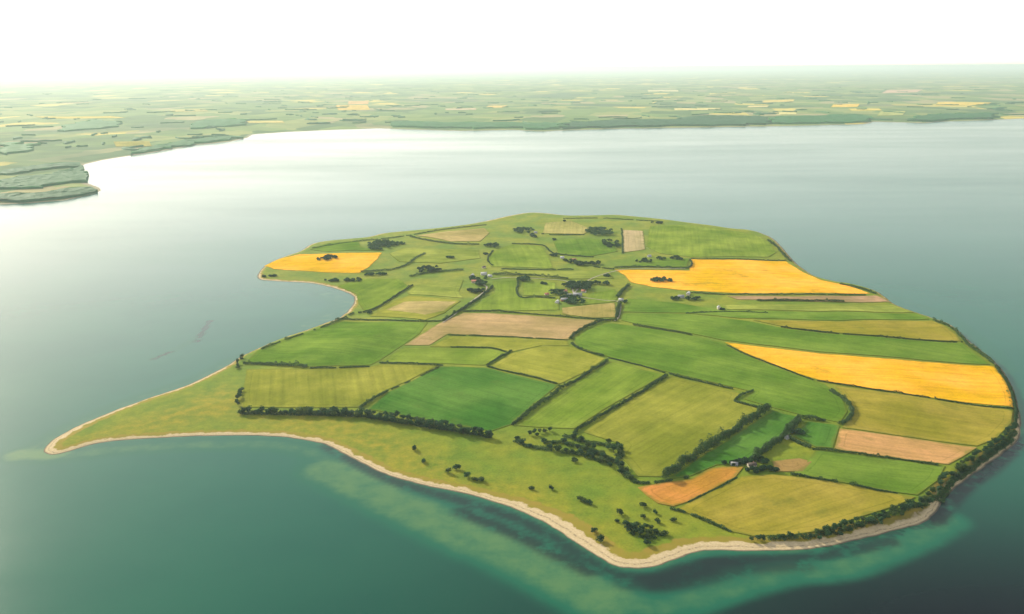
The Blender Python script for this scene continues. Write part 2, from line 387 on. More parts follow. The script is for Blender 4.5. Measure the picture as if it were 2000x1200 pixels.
STROKES = [  # (picture points, half width m, softness m, strength)
    ([(640, 918), (760, 975), (900, 1040), (1010, 1085), (1100, 1130), (1180, 1170)], 16, 60, 0.82),
    ([(690, 925), (860, 1000), (1000, 1050), (1090, 1095)], 14, 40, 0.50),
    ([(1180, 1165), (1300, 1185), (1420, 1150), (1530, 1120), (1640, 1108), (1720, 1080), (1800, 1045), (1850, 1015)], 8, 38, 0.62),
    ([(1440, 1128), (1560, 1118), (1660, 1100)], 8, 30, 0.42),
    ([(40, 889), (80, 886), (110, 886)], 8, 40, 0.95),
    ([(60, 893), (110, 892), (180, 884), (320, 872), (460, 868), (560, 872), (660, 905)], 4, 44, 0.62),
    ([(60, 880), (140, 833), (260, 782), (380, 742), (450, 705)], 2, 40, 0.52),
    ([(640, 575), (672, 590), (655, 612), (600, 635)], 8, 70, 0.55),
    ([(1650, 545), (1740, 580), (1830, 610), (1910, 660), (1970, 720)], 6, 30, 0.30),
    ([(520, 556), (600, 562), (660, 580)], 8, 60, 0.40),
    ([(300, 700), (330, 690), (395, 655)], 4, 18, 0.28),
    ([(820, 440), (950, 420), (1100, 408), (1300, 418), (1480, 440)], 10, 70, 0.30),
]
for pts, w, s, k in STROKES:
    d = polydist(WP[near], catmull(g0list(pts), 6), closed=False)
    shoal[near] = np.maximum(shoal[near], k * (1 - smooth(w, w + s, d)))
WEEDS = [([(384, 668), (398, 645), (410, 627)], 2, 7, 0.8), ([(300, 702), (332, 688)], 2, 6, 0.7),
         ([(640, 872), (760, 936), (900, 978), (1000, 1010), (1080, 1050), (1150, 1095), (1200, 1122), (1270, 1128), (1340, 1108), (1420, 1095), (1560, 1090), (1650, 1078), (1740, 1058)], 6, 11, 0.75),
         ([(900, 1000), (1000, 1040), (1080, 1080), (1150, 1115)], 5, 16, 0.8),
         ([(1230, 1135), (1330, 1135), (1450, 1108), (1560, 1100)], 8, 22, 0.7),
         ([(1990, 860), (1940, 910), (1890, 945), (1850, 985), (1830, 1015)], 8, 14, 0.9)]
for pts, w, s, k in WEEDS:
    d = polydist(WP[near], catmull(g0list(pts), 6), closed=False)
    weed[near] = np.maximum(weed[near], k * (1 - smooth(w, w + s, d)))
_dc = np.array(ground0(1950, 1260)); deepv = np.exp(-(((WP[:, 0] - _dc[0]) / 680) ** 2 + ((WP[:, 1] - _dc[1]) / 360) ** 2))
ny, nx = WX.shape; idx = np.arange(nx * ny).reshape(ny, nx)
Fq = np.stack([idx[:-1, :-1], idx[:-1, 1:], idx[1:, 1:], idx[1:, :-1]], -1).reshape(-1, 4)
me = mesh_np('sea', np.stack([WP[:, 0], WP[:, 1], np.zeros(len(WP))], 1), Fq, [MAT['water']])
fattr(me, 'shoal', shoal); fattr(me, 'weed', weed); fattr(me, 'deep', deepv)
tag(link('sea', me), 'calm teal sea, pale with glare far off and dark nearby', kind='structure')

# ------------------------------------------------------------------ mainland beyond the water
COAST = [(-500, 440), (-200, 410), (0, 399), (60, 397), (130, 391), (185, 378), (198, 372), (190, 366), (168, 358), (164, 340), (162, 322), (195, 314), (230, 308), (300, 298), (380, 284), (450, 277), (484, 269), (492, 263),
         (560, 258), (650, 254), (740, 251), (800, 253), (900, 256), (1000, 254), (1060, 257), (1100, 255), (1200, 252), (1310, 250), (1500, 247), (1690, 243), (1706, 238), (1780, 240), (1806, 241), (1830, 238), (1900, 236), (2000, 232), (2300, 226), (2700, 220)]
_c = g0list(COAST)
MAIN = np.vstack([_c, [[90000, 12000], [150000, 140000], [-150000, 140000], [-60000, 3000]]])
th = np.linspace(R(-52), R(52), 560); rr = np.exp(np.linspace(math.log(3300), math.log(150000), 420))
TH, RR = np.meshgrid(th, rr); MP = np.stack([(np.sin(TH) * RR).ravel(), (np.cos(TH) * RR).ravel()], 1)
msd = polydist(MP, MAIN)
def main_h(P, sd):
    h = np.where(sd < 0, np.maximum(sd * 0.02, -3), np.minimum(sd * 0.05, 4))
    hills = 46 * (vnoise(P[:, 0] / 3100 + 7, P[:, 1] / 3100) - 0.25) + 16 * (vnoise(P[:, 0] / 900, P[:, 1] / 900 + 3) - 0.5)
    return h + smooth(0, 1500, sd) * np.maximum(hills, 0) + np.where(sd > 0, 3 * vnoise(P[:, 0] / 260, P[:, 1] / 260) * smooth(0, 100, sd), 0)
mh = main_h(MP, msd)
ny, nx = TH.shape; idx = np.arange(nx * ny).reshape(ny, nx)
Fq = np.stack([idx[:-1, :-1], idx[:-1, 1:], idx[1:, 1:], idx[1:, :-1]], -1).reshape(-1, 4)
Fq = Fq[msd[Fq].max(1) > -60]
used = np.unique(Fq); rem = -np.ones(nx * ny, int); rem[used] = np.arange(len(used))
me = mesh_np('mainland', np.stack([MP[:, 0], MP[:, 1], mh], 1)[used], rem[Fq], [MAT['main']]); smooth_shade(me)
fattr(me, 'shore', msd[used])
tag(link('mainland', me), 'hazy patchwork mainland coast across the water', kind='structure')

def drape(name, poly, zfun, spacing, lift, mat, jitter=0.0, zrand=0.0, skirt=1.5, edge=None):
    """a sheet filling the polygon (ground metres), following zfun and lifted; returns mesh with uv rows along its longest side"""
    poly = np.asarray(poly, float)
    edge = edge or spacing; b = []
    for i in range(len(poly)):
        a, c = poly[i], poly[(i + 1) % len(poly)]; n = max(1, int(np.hypot(*(c - a)) / edge))
        for k in range(n): b.append(a + (c - a) * k / n)
    b = np.array(b); nb = len(b)
    lo, hi = poly.min(0), poly.max(0)
    X, Y = np.meshgrid(np.arange(lo[0], hi[0], spacing), np.arange(lo[1], hi[1], spacing))
    q = np.stack([X.ravel(), Y.ravel()], 1)
    if jitter: q = q + rng.uniform(-jitter, jitter, q.shape) * spacing
    q = q[polydist(q, poly) > spacing * 0.4] if len(q) else q
    allp = np.vstack([b, q]); org = allp.mean(0)
    vs_, es, fs, *_ = delaunay_2d_cdt([Vector(p - org) for p in allp], [], [list(range(nb))], 1, 1e-4)
    if not fs: vs_, es, fs, *_ = delaunay_2d_cdt([Vector(p - org) for p in allp], [], [list(range(nb))[::-1]], 1, 1e-4)
    P = np.array([(v[0], v[1]) for v in vs_]) + org
    z = zfun(P) + lift
    if zrand: z = z + rng.uniform(-zrand, zrand, len(z))
    top = np.column_stack([P, z]); F = [tuple(f) for f in fs]
    base = np.column_stack([b, zfun(b) + lift + (rng.uniform(-zrand, zrand, nb) if zrand else 0)]); low = base.copy(); low[:, 2] -= lift + skirt
    k0 = len(top); V = np.vstack([top, base, low])
    F += [(k0 + i, k0 + (i + 1) % nb, k0 + nb + (i + 1) % nb) for i in range(nb)] + [(k0 + i, k0 + nb + (i + 1) % nb, k0 + nb + i) for i in range(nb)]
    F = np.array(F, int)
    # faces up
    e = V[F]; nz = np.cross(e[:, 1] - e[:, 0], e[:, 2] - e[:, 0])[:, 2]; F[nz < 0] = F[nz < 0][:, ::-1]
    me = mesh_np(name, V, F, [mat]); smooth_shade(me)
    fattr(me, 'inset', np.abs(polydist(V[:, :2], poly)))
    d = poly - np.roll(poly, 1, 0); L = (d * d).sum(1); u = d[L.argmax()] / math.sqrt(L.max()); w = np.array([-u[1], u[0]])
    uvl = me.uv_layers.new(name='rows'); li = np.empty(len(me.loops), np.int32); me.loops.foreach_get('vertex_index', li)
    UV = np.stack([V[:, :2] @ u, V[:, :2] @ w], 1)[li]; uvl.data.foreach_set('uv', UV.astype(np.float32).ravel())
    return me
# ------------------------------------------------------------------ crop fields of the island (picture outlines, laid on the ground)
GREEN = (0.112, 0.210, 0.018); DGREEN = (0.068, 0.182, 0.022); LGREEN = (0.165, 0.250, 0.022); PALE = (0.225, 0.280, 0.040)
OLIVE = (0.215, 0.238, 0.024); YOLIVE = (0.295, 0.258, 0.026); TAN = (0.47, 0.285, 0.085); PINK = (0.39, 0.285, 0.115); ORANGE = (0.52, 0.235, 0.036)
RAPE = (0.82, 0.42, 0.001); BROWN = (0.27, 0.190, 0.050); LIME = (0.255, 0.275, 0.030); DULL = (0.36, 0.30, 0.10)
FIELDS = [
 ('rapeseed_field', 'small bright yellow rapeseed field on the far left point of the island', RAPE, [(516, 520), (545, 507), (585, 497), (640, 496), (746, 494), (738, 505), (722, 521), (702, 534), (640, 533), (580, 529), (535, 526)]),
 ('rapeseed_field', 'stepped yellow rapeseed field along the far right shore of the island', RAPE, [(1350, 507), (1440, 508), (1535, 511), (1550, 521), (1572, 534), (1605, 548), (1655, 558), (1700, 574), (1560, 573), (1430, 573), (1330, 567), (1270, 560), (1232, 552), (1220, 538), (1200, 527), (1346, 529)]),
 ('rapeseed_field', 'wedge shaped yellow rapeseed field ending at the right shore of the island', RAPE, [(1416, 669), (1500, 680), (1600, 691), (1700, 699), (1800, 707), (1941, 716), (1962, 744), (1976, 775), (1979, 797), (1880, 786), (1800, 775), (1700, 759), (1610, 746), (1560, 731), (1500, 708), (1455, 690)]),
 ('crop_field', 'deep green crop field on the left shore behind the shelterbelt', GREEN, [(480, 708), (502, 686), (545, 668), (600, 649), (672, 628), (760, 630), (835, 631), (820, 652), (785, 676), (740, 706), (722, 714), (600, 717)]),
 ('crop_field', 'yellow-olive field beside the shelterbelt at the root of the sand spit', OLIVE, [(474, 770), (482, 722), (600, 722), (722, 717), (745, 712), (855, 715), (800, 743), (750, 765), (705, 796), (600, 797), (476, 796)]),
 ('crop_field', 'large rich green field above the middle of the shelterbelt', DGREEN, [(860, 716), (950, 719), (1090, 753), (1050, 785), (998, 830), (960, 843), (900, 833), (830, 820), (720, 800), (758, 767), (805, 745)]),
 ('crop_field', 'narrow green strip below the pinkish ploughed field', LGREEN, [(790, 680), (885, 681), (958, 682), (990, 690), (946, 714), (870, 711), (745, 708), (765, 694)]),
 ('crop_field', 'olive four-sided field with a pointed left corner in the middle of the island', LIME, [(1000, 690), (1060, 676), (1116, 678), (1182, 701), (1150, 724), (1094, 750), (956, 717)]),
 ('crop_field', 'pale olive strip directly under the pinkish ploughed field', LIME, [(882, 657), (1000, 661), (1108, 666), (1112, 676), (1055, 676), (998, 688), (962, 679), (840, 678)]),
 ('ploughed_field', 'long pinkish tan ploughed field in the middle of the island', PINK, [(905, 612), (960, 613), (1080, 620), (1176, 627), (1145, 638), (1118, 653), (1110, 664), (1000, 659), (875, 653), (838, 675), (790, 675), (830, 650), (862, 630)]),
 ('crop_field', 'light green strip field between two long dark hedges', LGREEN, [(1192, 706), (1296, 733), (1240, 766), (1180, 800), (1122, 838), (1060, 836), (1008, 832), (1060, 795), (1110, 757)]),
 ('crop_field', 'broad olive field in the island centre, bright at its lower tip', OLIVE, [(1310, 735), (1445, 769), (1436, 785), (1492, 799), (1470, 817), (1400, 864), (1292, 932), (1245, 931), (1225, 905), (1207, 888), (1219, 870), (1140, 845), (1190, 810), (1250, 772)]),
 ('crop_field', 'large smooth green field in the island centre with a curved left end', GREEN, [(1190, 631), (1240, 638), (1330, 652), (1408, 669), (1450, 692), (1500, 712), (1560, 735), (1612, 752), (1645, 780), (1655, 805), (1640, 826), (1610, 820), (1568, 812), (1505, 796), (1452, 780), (1470, 766), (1310, 729), (1190, 698), (1126, 677), (1120, 662), (1150, 643)]),
 ('crop_field', 'dark green strip shaded by the thick hedge beside the orange field', DGREEN, [(1508, 802), (1564, 817), (1538, 848), (1486, 886), (1455, 905), (1400, 909), (1350, 930), (1300, 938), (1405, 872)]),
 ('crop_field', 'small green paddock inside the angled tree line', DGREEN, [(1578, 824), (1640, 832), (1626, 876), (1592, 874), (1548, 852)]),
 ('crop_field', 'wide tan-olive field below the right rapeseed wedge', YOLIVE, [(1628, 754), (1720, 766), (1850, 786), (1978, 803), (1974, 828), (1945, 858), (1908, 872), (1780, 855), (1645, 836), (1664, 812), (1654, 785)]),
 ('ploughed_field', 'peach coloured bare field near the wooded right shore', TAN, [(1640, 838), (1780, 857), (1908, 875), (1882, 892), (1852, 908), (1780, 900), (1700, 889), (1630, 878)]),
 ('crop_field', 'green field between the peach bare field and the near olive field', GREEN, [(1594, 879), (1700, 892), (1780, 903), (1846, 911), (1830, 940), (1792, 968), (1700, 954), (1600, 935), (1548, 926), (1575, 905)]),
 ('ploughed_field', 'small brownish bare patch next to the lone farmstead by the orange field', BROWN, [(1508, 902), (1560, 896), (1586, 903), (1568, 922), (1515, 922)]),
 ('crop_field', 'big golden olive field on the near-right corner of the island', YOLIVE, [(1448, 932), (1510, 928), (1600, 938), (1700, 956), (1788, 972), (1750, 989), (1650, 1020), (1600, 1038), (1545, 1046), (1470, 1048), (1424, 1038), (1370, 1014), (1322, 995), (1372, 970)]),
 ('ploughed_field', 'winding orange bare field beside a lone farmstead', ORANGE, [(1246, 953), (1300, 943), (1350, 937), (1385, 917), (1410, 913), (1452, 913), (1436, 933), (1400, 952), (1345, 980), (1315, 990), (1285, 984), (1262, 968)]),
 ('crop_field', 'olive strip along the inside of the narrow left bay', OLIVE, [(722, 618), (770, 588), (800, 578), (900, 588), (868, 612), (830, 626)]),
 ('ploughed_field', 'faint pink tan patch above the long left-hand hedge', DULL, [(752, 606), (790, 590), (892, 590), (868, 608), (830, 616)]),
 ('crop_field', 'light green field left of the left farm', PALE, [(795, 572), (812, 558), (905, 547), (896, 570), (905, 583), (800, 576)]),
 ('crop_field', 'pale meadow-green field behind the left bay', LGREEN, [(712, 610), (700, 592), (696, 575), (660, 560), (700, 545), (780, 545), (798, 560), (765, 585)]),
 ('crop_field', 'green field between the two farms in the middle of the island', LGREEN, [(966, 572), (962, 550), (1010, 548), (1012, 580), (1090, 586), (1092, 606), (1000, 608), (918, 606)]),
 ('crop_field', 'light green field right beside the centre farm', LGREEN, [(1020, 552), (1085, 552), (1085, 578), (1022, 578)]),
 ('crop_field', 'tan-olive strip under the centre farm', (0.34, 0.28, 0.08), [(1098, 602), (1140, 598), (1200, 592), (1204, 620), (1160, 622), (1098, 614)]),
 ('crop_field', 'bright green plot just right of the centre farm', LGREEN, [(1150, 574), (1200, 566), (1212, 576), (1200, 590), (1140, 596)]),
 ('ploughed_field', 'thin brownish strip under the far rapeseed field', (0.36, 0.24, 0.12), [(1420, 579), (1560, 580), (1712, 578), (1742, 592), (1600, 590), (1440, 586)]),
 ('crop_field', 'thin pale olive strip below the brownish strip', PALE, [(1412, 597), (1560, 596), (1745, 597), (1785, 611), (1600, 609), (1420, 605)]),
 ('crop_field', 'long green strip across the right side under the pale strip', GREEN, [(1225, 584), (1320, 592), (1405, 606), (1600, 611), (1788, 613), (1815, 624), (1640, 627), (1440, 622), (1340, 612), (1215, 610)]),
 ('crop_field', 'olive strip reaching the shrubby right shore', YOLIVE, [(1470, 626), (1640, 629), (1820, 627), (1850, 640), (1868, 655), (1876, 667), (1740, 659), (1620, 650), (1540, 641)]),
 ('crop_field', 'long dull green strip above the right rapeseed wedge', GREEN, [(1215, 613), (1340, 614), (1460, 628), (1540, 644), (1620, 653), (1740, 662), (1880, 671), (1902, 688), (1934, 713), (1800, 704), (1600, 688), (1410, 665), (1330, 648), (1240, 633), (1212, 626)]),
 ('crop_field', 'green field on the far right corner of the island', LGREEN, [(1270, 442), (1345, 440), (1420, 450), (1474, 458), (1502, 474), (1516, 494), (1500, 503), (1350, 503), (1290, 496), (1262, 482)]),
 ('ploughed_field', 'pale sandy patch near the far shore', (0.40, 0.33, 0.16), [(1216, 450), (1256, 452), (1260, 488), (1218, 494)]),
 ('ploughed_field', 'thin tan field along the far left shore', DULL, [(812, 461), (870, 453), (946, 446), (956, 456), (938, 472), (880, 472)]),
 ('crop_field', 'pale green field above the left farm', PALE, [(760, 496), (790, 486), (935, 488), (938, 505), (860, 515), (780, 512)]),
 ('crop_field', 'olive-green field just right of the dark far copse', LGREEN, [(964, 492), (1000, 478), (1060, 482), (1074, 505), (1080, 525), (960, 522), (950, 508)]),
 ('crop_field', 'yellowish field close to the far tip', (0.34, 0.32, 0.09), [(1065, 436), (1115, 432), (1155, 448), (1140, 458), (1060, 456)]),
 ('crop_field', 'green plot below the big far copse', GREEN, [(1080, 470), (1150, 466), (1200, 474), (1206, 492), (1150, 502), (1090, 496)]),
 ('crop_field', 'green strip behind the left rapeseed field', GREEN, [(606, 488), (640, 476), (700, 471), (705, 484), (750, 490), (640, 492)]),
 ('crop_field', 'green plot between the far stepped rapeseed and the far house row', GREEN, [(1262, 512), (1300, 505), (1346, 506), (1342, 522), (1214, 522)]),
 ('crop_field', 'long pale field between the left farm and the far houses', PALE, [(975, 528), (1080, 530), (1190, 530), (1198, 545), (1100, 546), (1030, 542)]),
]
def ter(P): return hgt(P[:, 0], P[:, 1])
for i, (nm, lab, col, pts) in enumerate(FIELDS):
    poly = np.array([P3(*p)[:2] for p in pts])
    me = drape(nm, poly, ter, 10.0, 0.70 + 0.017 * i, MAT['crop'], edge=8.0)
    o = link(nm, me); o.color = (*col, 1)
    tag(o, lab, 'field', 'farm fields of the island', 'thing')

# ------------------------------------------------------------------ foliage
def quads(C, S, N, spread=0.9):
    """one leaf-clump face per centre C (n,3), size S (n,), tilted about direction N"""
    n = len(C); d = N + rng.normal(0, spread, (n, 3)); d /= np.linalg.norm(d, axis=1)[:, None] + 1e-9
    a = np.cross(d, rng.normal(size=(n, 3))); a /= np.linalg.norm(a, axis=1)[:, None] + 1e-9
    b = np.cross(d, a); S = S[:, None]
    w = rng.uniform(0.6, 1.1, (n, 4, 1))
    V = np.stack([C + (a + 0.3 * b) * S * w[:, 0], C + (b - 0.3 * a) * S * w[:, 1], C - (a + 0.2 * b) * S * w[:, 2], C - (b - 0.25 * a) * S * w[:, 3]], 1).reshape(-1, 3)
    F = np.arange(4 * n).reshape(n, 4)
    return V, F
def cone(p, q, r0, r1, k=6):
    p = np.array(p, float); q = np.array(q, float); d = (q - p) / np.linalg.norm(q - p)
    a = np.cross(d, [0.3, 0.9, 0.1]); a /= np.linalg.norm(a); b = np.cross(d, a)
    an = np.arange(k) / k * 2 * math.pi
    ring = np.cos(an)[:, None] * a + np.sin(an)[:, None] * b
    V = np.vstack([p + ring * r0, q + ring * r1]); F = [(i, (i + 1) % k, k + (i + 1) % k, k + i) for i in range(k)]
    return V, np.array(F)
def join(parts):
    V, F, k = [], [], 0
    for v, f in parts: V.append(v); F.append(f + k); k += len(v)
    return np.vstack(V), np.vstack(F)
def make_proto(h, w, nl, nq, mat, trunk_h, qs):
    """unit tree: crown of lobes with leaf clumps, trunk with limbs"""
    lobes = []
    for k in range(nl):
        a = rng.uniform(0, 6.28); rad = w * 0.30 * math.sqrt(rng.random()); z = trunk_h + (h - trunk_h) * rng.uniform(0.22, 0.82)
        lobes.append((rad * math.cos(a), rad * math.sin(a), z, w * rng.uniform(0.2, 0.34)))
    lobes.append((0, 0, h * 0.62, w * 0.34))
    C, N, S = [], [], []
    for (x, y, z, r) in lobes:
        m = nq // len(lobes); d = rng.normal(size=(m, 3)); d /= np.linalg.norm(d, axis=1)[:, None]
        rad = r * rng.uniform(0.55, 1.08, m)[:, None]
        c = np.array([x, y, z]) + d * rad * np.array([1, 1, 0.85]); ok = c[:, 2] > trunk_h * 0.55
        C.append(c[ok]); N.append(d[ok]); S.append(qs * rng.uniform(0.6, 1.2, ok.sum()))
    V, F = quads(np.vstack(C), np.concatenate(S), np.vstack(N), 0.55)
    crown = mesh_np('crown', V, F, [mat])
    tp = [cone((0, 0, -0.6), (0.1, 0, h * 0.6), 0.032 * h, 0.012 * h)]
    for (x, y, z, r) in lobes[:4]: tp.append(cone((0.05, 0, trunk_h * 0.9), (x * 0.9, y * 0.9, z), 0.014 * h, 0.005 * h, 5))
    tv, tf = join(tp); trunk = mesh_np('trunk', tv, tf, [MAT['bark']])
    return trunk, crown
BROAD = [make_proto(10.5, 10, 6, 420, MAT['leaf'], 2.2, 0.85) for _ in range(4)] + [make_proto(9, 10.5, 7, 420, MAT['leaf2'], 1.6, 0.85) for _ in range(2)]
SCRUB = [make_proto(3.8, 6.0, 5, 260, MAT['leaf2'], 0.5, 0.55) for _ in range(2)] + [make_proto(4.4, 5.6, 5, 260, MAT['leaf'], 0.5, 0.55) for _ in range(2)]
NTREE = [0]
def tree(x, y, sc, label, group, protos=BROAD, name='tree', cat='tree'):
    tm, cm = protos[random.randrange(len(protos))]
    e = bpy.data.objects.new(name, None); COL.objects.link(e); e.empty_display_size = 2
    e.location = (x, y, float(hgt(x, y))); e.rotation_euler = (0, 0, random.uniform(0, 6.28))
    e.scale = (sc * random.uniform(0.85, 1.25), sc * random.uniform(0.85, 1.25), sc * random.uniform(0.65, 1.1))
    link('trunk', tm, e); link('crown', cm, e)
    NTREE[0] += 1
    return tag(e, label, cat, group)
def resample(L, step):
    L = np.asarray(L); s = np.concatenate([[0], np.cumsum(np.linalg.norm(np.diff(L[:, :2], axis=0), axis=1))])
    t = np.arange(0, s[-1] + 1e-6, step)
    return np.stack([np.interp(t, s, L[:, k]) for k in range(L.shape[1])], 1), s[-1]
def tree_row(pts, step, side, scl, label, group, rows=1, drop=0.0, protos=BROAD, name='tree', cat='tree'):
    L, _ = resample(line3(pts), step); d = np.gradient(L[:, :2], axis=0); d /= np.linalg.norm(d, axis=1)[:, None] + 1e-9
    for p, t in zip(L, d):
        for r in range(rows):
            if random.random() < drop: continue
            o = (r - (rows - 1) / 2) * step * 0.95 + random.uniform(-side, side); a = random.uniform(-0.35, 0.35) * step
            x, y = p[0] - t[1] * o + t[0] * a, p[1] + t[0] * o + t[1] * a
            if shore(x, y) < 8: continue
            tree(x, y, random.uniform(*scl), label, group, protos, name, cat)

# tree belts whose trees can be told apart
W1 = 'dark broadleaf tree in the shelterbelt under the yellow-olive field by the spit'; W2 = 'dark broadleaf tree in the shelterbelt under the large rich green field'
tree_row([(470, 808), (540, 810), (600, 811), (660, 813), (712, 816)], 8.2, 2.5, (1.05, 1.5), W1, 'shelterbelt trees under the yellow-olive field', drop=0.02)
tree_row([(590, 805), (712, 810)], 10.5, 3.0, (0.9, 1.3), W1, 'shelterbelt trees under the yellow-olive field', drop=0.2)
tree_row([(718, 818), (760, 824), (830, 835), (890, 845), (962, 856)], 8.2, 2.5, (1.05, 1.5), W2, 'shelterbelt trees under the rich green field', drop=0.02)
tree_row([(718, 810), (760, 815), (830, 827), (895, 838)], 10.0, 3.0, (0.95, 1.3), W2, 'shelterbelt trees under the rich green field', drop=0.15)
tree_row([(474, 701), (466, 711), (462, 722)], 17.0, 2.0, (0.8, 1.0), 'dark tree in the short clump where the sand spit meets the left shore', 'trees at the root of the spit')
tree_row([(472, 764), (465, 782), (461, 796)], 12.0, 2.0, (0.8, 1.05), 'dark tree in the short row at the left end of the shelterbelt', 'trees at the shelterbelt end')
BANK = [([(1990, 836), (1966, 858), (1936, 881)], 'dark tree on the shore bank below the wide tan-olive field', 'bank trees below the tan-olive field'),
        ([(1930, 884), (1902, 904), (1872, 926)], 'dark tree on the shore bank at the end of the peach bare field', 'bank trees by the peach field'),
        ([(1866, 930), (1848, 947), (1830, 969), (1800, 986)], 'dark tree on the shore bank at the end of the near-right green field', 'bank trees by the green field'),
        ([(1792, 989), (1740, 1006), (1690, 1021), (1640, 1036), (1590, 1048)], 'dark tree in the row between the golden near-right field and the shore', 'bank trees by the golden field')]
for pts, lab, grp in BANK:
    tree_row(pts, 10.0, 3.5, (0.72, 1.08), lab, grp, rows=2, drop=0.03)
for k, pts in enumerate([[(1968, 868), (1940, 888)], [(1934, 893), (1905, 913), (1880, 930)], [(1874, 934), (1852, 955), (1834, 982)]]):
    tree_row(pts, 11.0, 3.0, (0.6, 0.95), BANK[k][1], BANK[k][2], drop=0.08)
tree_row([(1580, 1050), (1540, 1053), (1500, 1055), (1462, 1057)], 8.5, 2.0, (0.55, 0.95), 'small dark tree in the row behind the pale beach at the bottom of the island', 'trees behind the near beach', drop=0.08)
VAL = [(1008, 862), (1022, 868), (1036, 874), (1072, 880), (1080, 868), (1092, 882), (1104, 884), (1118, 886), (1134, 888), (1148, 892), (1160, 897), (1172, 902), (1184, 906), (1196, 902), (1204, 892), (1212, 880), (1208, 872),
       (1190, 866), (1160, 878), (1122, 858), (1136, 864), (1150, 872), (1176, 890), (1216, 912), (1222, 924), (1232, 936), (1212, 920), (1186, 878), (1100, 866), (1062, 866), (1166, 888), (1142, 880), (1128, 878), (1110, 872), (1198, 884), (1178, 896), (1192, 912), (1206, 906), (1226, 930), (1214, 926), (1086, 878), (1154, 884)]
for (a, b) in VAL:
    p = P3(a + random.uniform(-3, 3), b); tree(p[0], p[1], random.uniform(0.7, 1.25), 'tree of the scattered wood in the hollow below the broad olive field', 'trees in the hollow')
for (a, b) in [(1034, 850), (1044, 848), (1054, 846), (1064, 845), (1074, 843), (1048, 852)]:
    p = P3(a, b); tree(p[0], p[1], random.uniform(0.8, 1.0), 'dark tree in the tight clump under the light green strip field', 'trees of the strip field clump')
for (a, b) in [(1224, 1030), (1236, 1034), (1245, 1028), (1254, 1036), (1262, 1032), (1268, 1044), (1276, 1050), (1264, 1052), (1252, 1046), (1240, 1042), (1272, 1036), (1280, 1042), (1298, 1045), (1228, 1040)]:
    p = P3(a, b); tree(p[0], p[1], random.uniform(0.65, 1.1), 'dark low tree in the thicket on the near tip of the meadow', 'trees of the meadow thicket')
BUSH = [((810, 879), 'upper left lone bush on the dry foreshore meadow'), ((828, 903), 'lone bush nearest the beach bend on the foreshore meadow'), ((892, 917), 'bush above the pair of dark shrubs near the curving beach'),
        ((876, 924), 'small bush closest to the sand on the curving beach'), ((912, 932), 'left one of two dark shrubs beside the curving beach'), ((928, 939), 'right-hand dark shrub of the close group beside the curving beach'),
        ((940, 940), 'end shrub of the close group beside the curving beach'), ((1038, 956), 'left bush of the lone pair in mid meadow'), ((1077, 956), 'right bush of the lone pair in mid meadow'),
        ((1134, 977), 'upper bush of the close trio near the wide beach'), ((1142, 981), 'middle bush of the close trio near the wide beach'), ((1151, 985), 'lower bush of the close trio near the wide beach'),
        ((1122, 902), 'flat bush just below the wooded hollow'), ((1173, 1058), 'lone bush at the edge of the widest beach'), ((1210, 1005), 'bush up the slope left of the meadow thicket'), ((1255, 990), 'highest bush above the meadow thicket'),
        ((1256, 1011), 'bush directly above the meadow thicket'), ((1280, 1003), 'low wide bush right above the meadow thicket'), ((1284, 1021), 'bush touching the top right of the meadow thicket'), ((1315, 1018), 'lone dark bush right of the meadow thicket'),
        ((1264, 1064), 'lone bush just below the meadow thicket'), ((1205, 1020), 'small bush at the left edge of the meadow thicket'), ((1160, 1040), 'small bush on the slope above the widest beach')]
for (a, b), lab in BUSH:
    p = P3(a, b); tree(p[0], p[1], random.uniform(1.3, 2.0), lab, 'bushes on the foreshore meadow', SCRUB, 'bush', 'bush')

def foliage_strip(L, width, height, dens, size, gap=0.0, ground=hgt):
    """leaf clumps along a ground line (n,3): uneven height, thin spots"""
    S, tot = resample(L, 1.0); n = len(S); d = np.gradient(S[:, :2], axis=0) if n > 1 else np.array([[1.0, 0]]); d /= np.linalg.norm(d, axis=1)[:, None] + 1e-9
    off = rng.uniform(0, 50); s = np.arange(n)
    hv = 0.40 + 0.75 * vnoise(s / 16 + off, s * 0 + off) + 0.35 * vnoise(s / 5 + off, s * 0 + 3 + off) + 0.9 * smooth(0.74, 0.92, vnoise(s / 7 + off, s * 0 + 6 + off)); lv = vnoise(s / 17 + off, s * 0 + 2 * off)
    k = np.repeat(np.arange(n), dens); k = k[lv[k] > gap * 0.62]
    m = len(k); u = rng.uniform(-1, 1, m); z = rng.random(m) ** 0.7; rad = np.sqrt(np.clip(1.05 - z * z * 0.7, 0.05, 1))
    o = u * width / 2 * rad * (0.55 + 0.85 * vnoise(s / 8 + off, s * 0 + 9)[k]) + (3.0 * (vnoise(s / 24 + off, s * 0 + 5)[k] - 0.5))
    x = S[k, 0] - d[k, 1] * o + rng.uniform(-.6, .6, m); y = S[k, 1] + d[k, 0] * o + rng.uniform(-.6, .6, m)
    zz = ground(x, y) + 0.2 + z * height * hv[k]
    N = np.stack([-d[k, 1] * u, d[k, 0] * u, 0.35 + z * 0.8], 1)
    return quads(np.stack([x, y, zz], 1), size * rng.uniform(0.6, 1.2, m), N, 0.6)
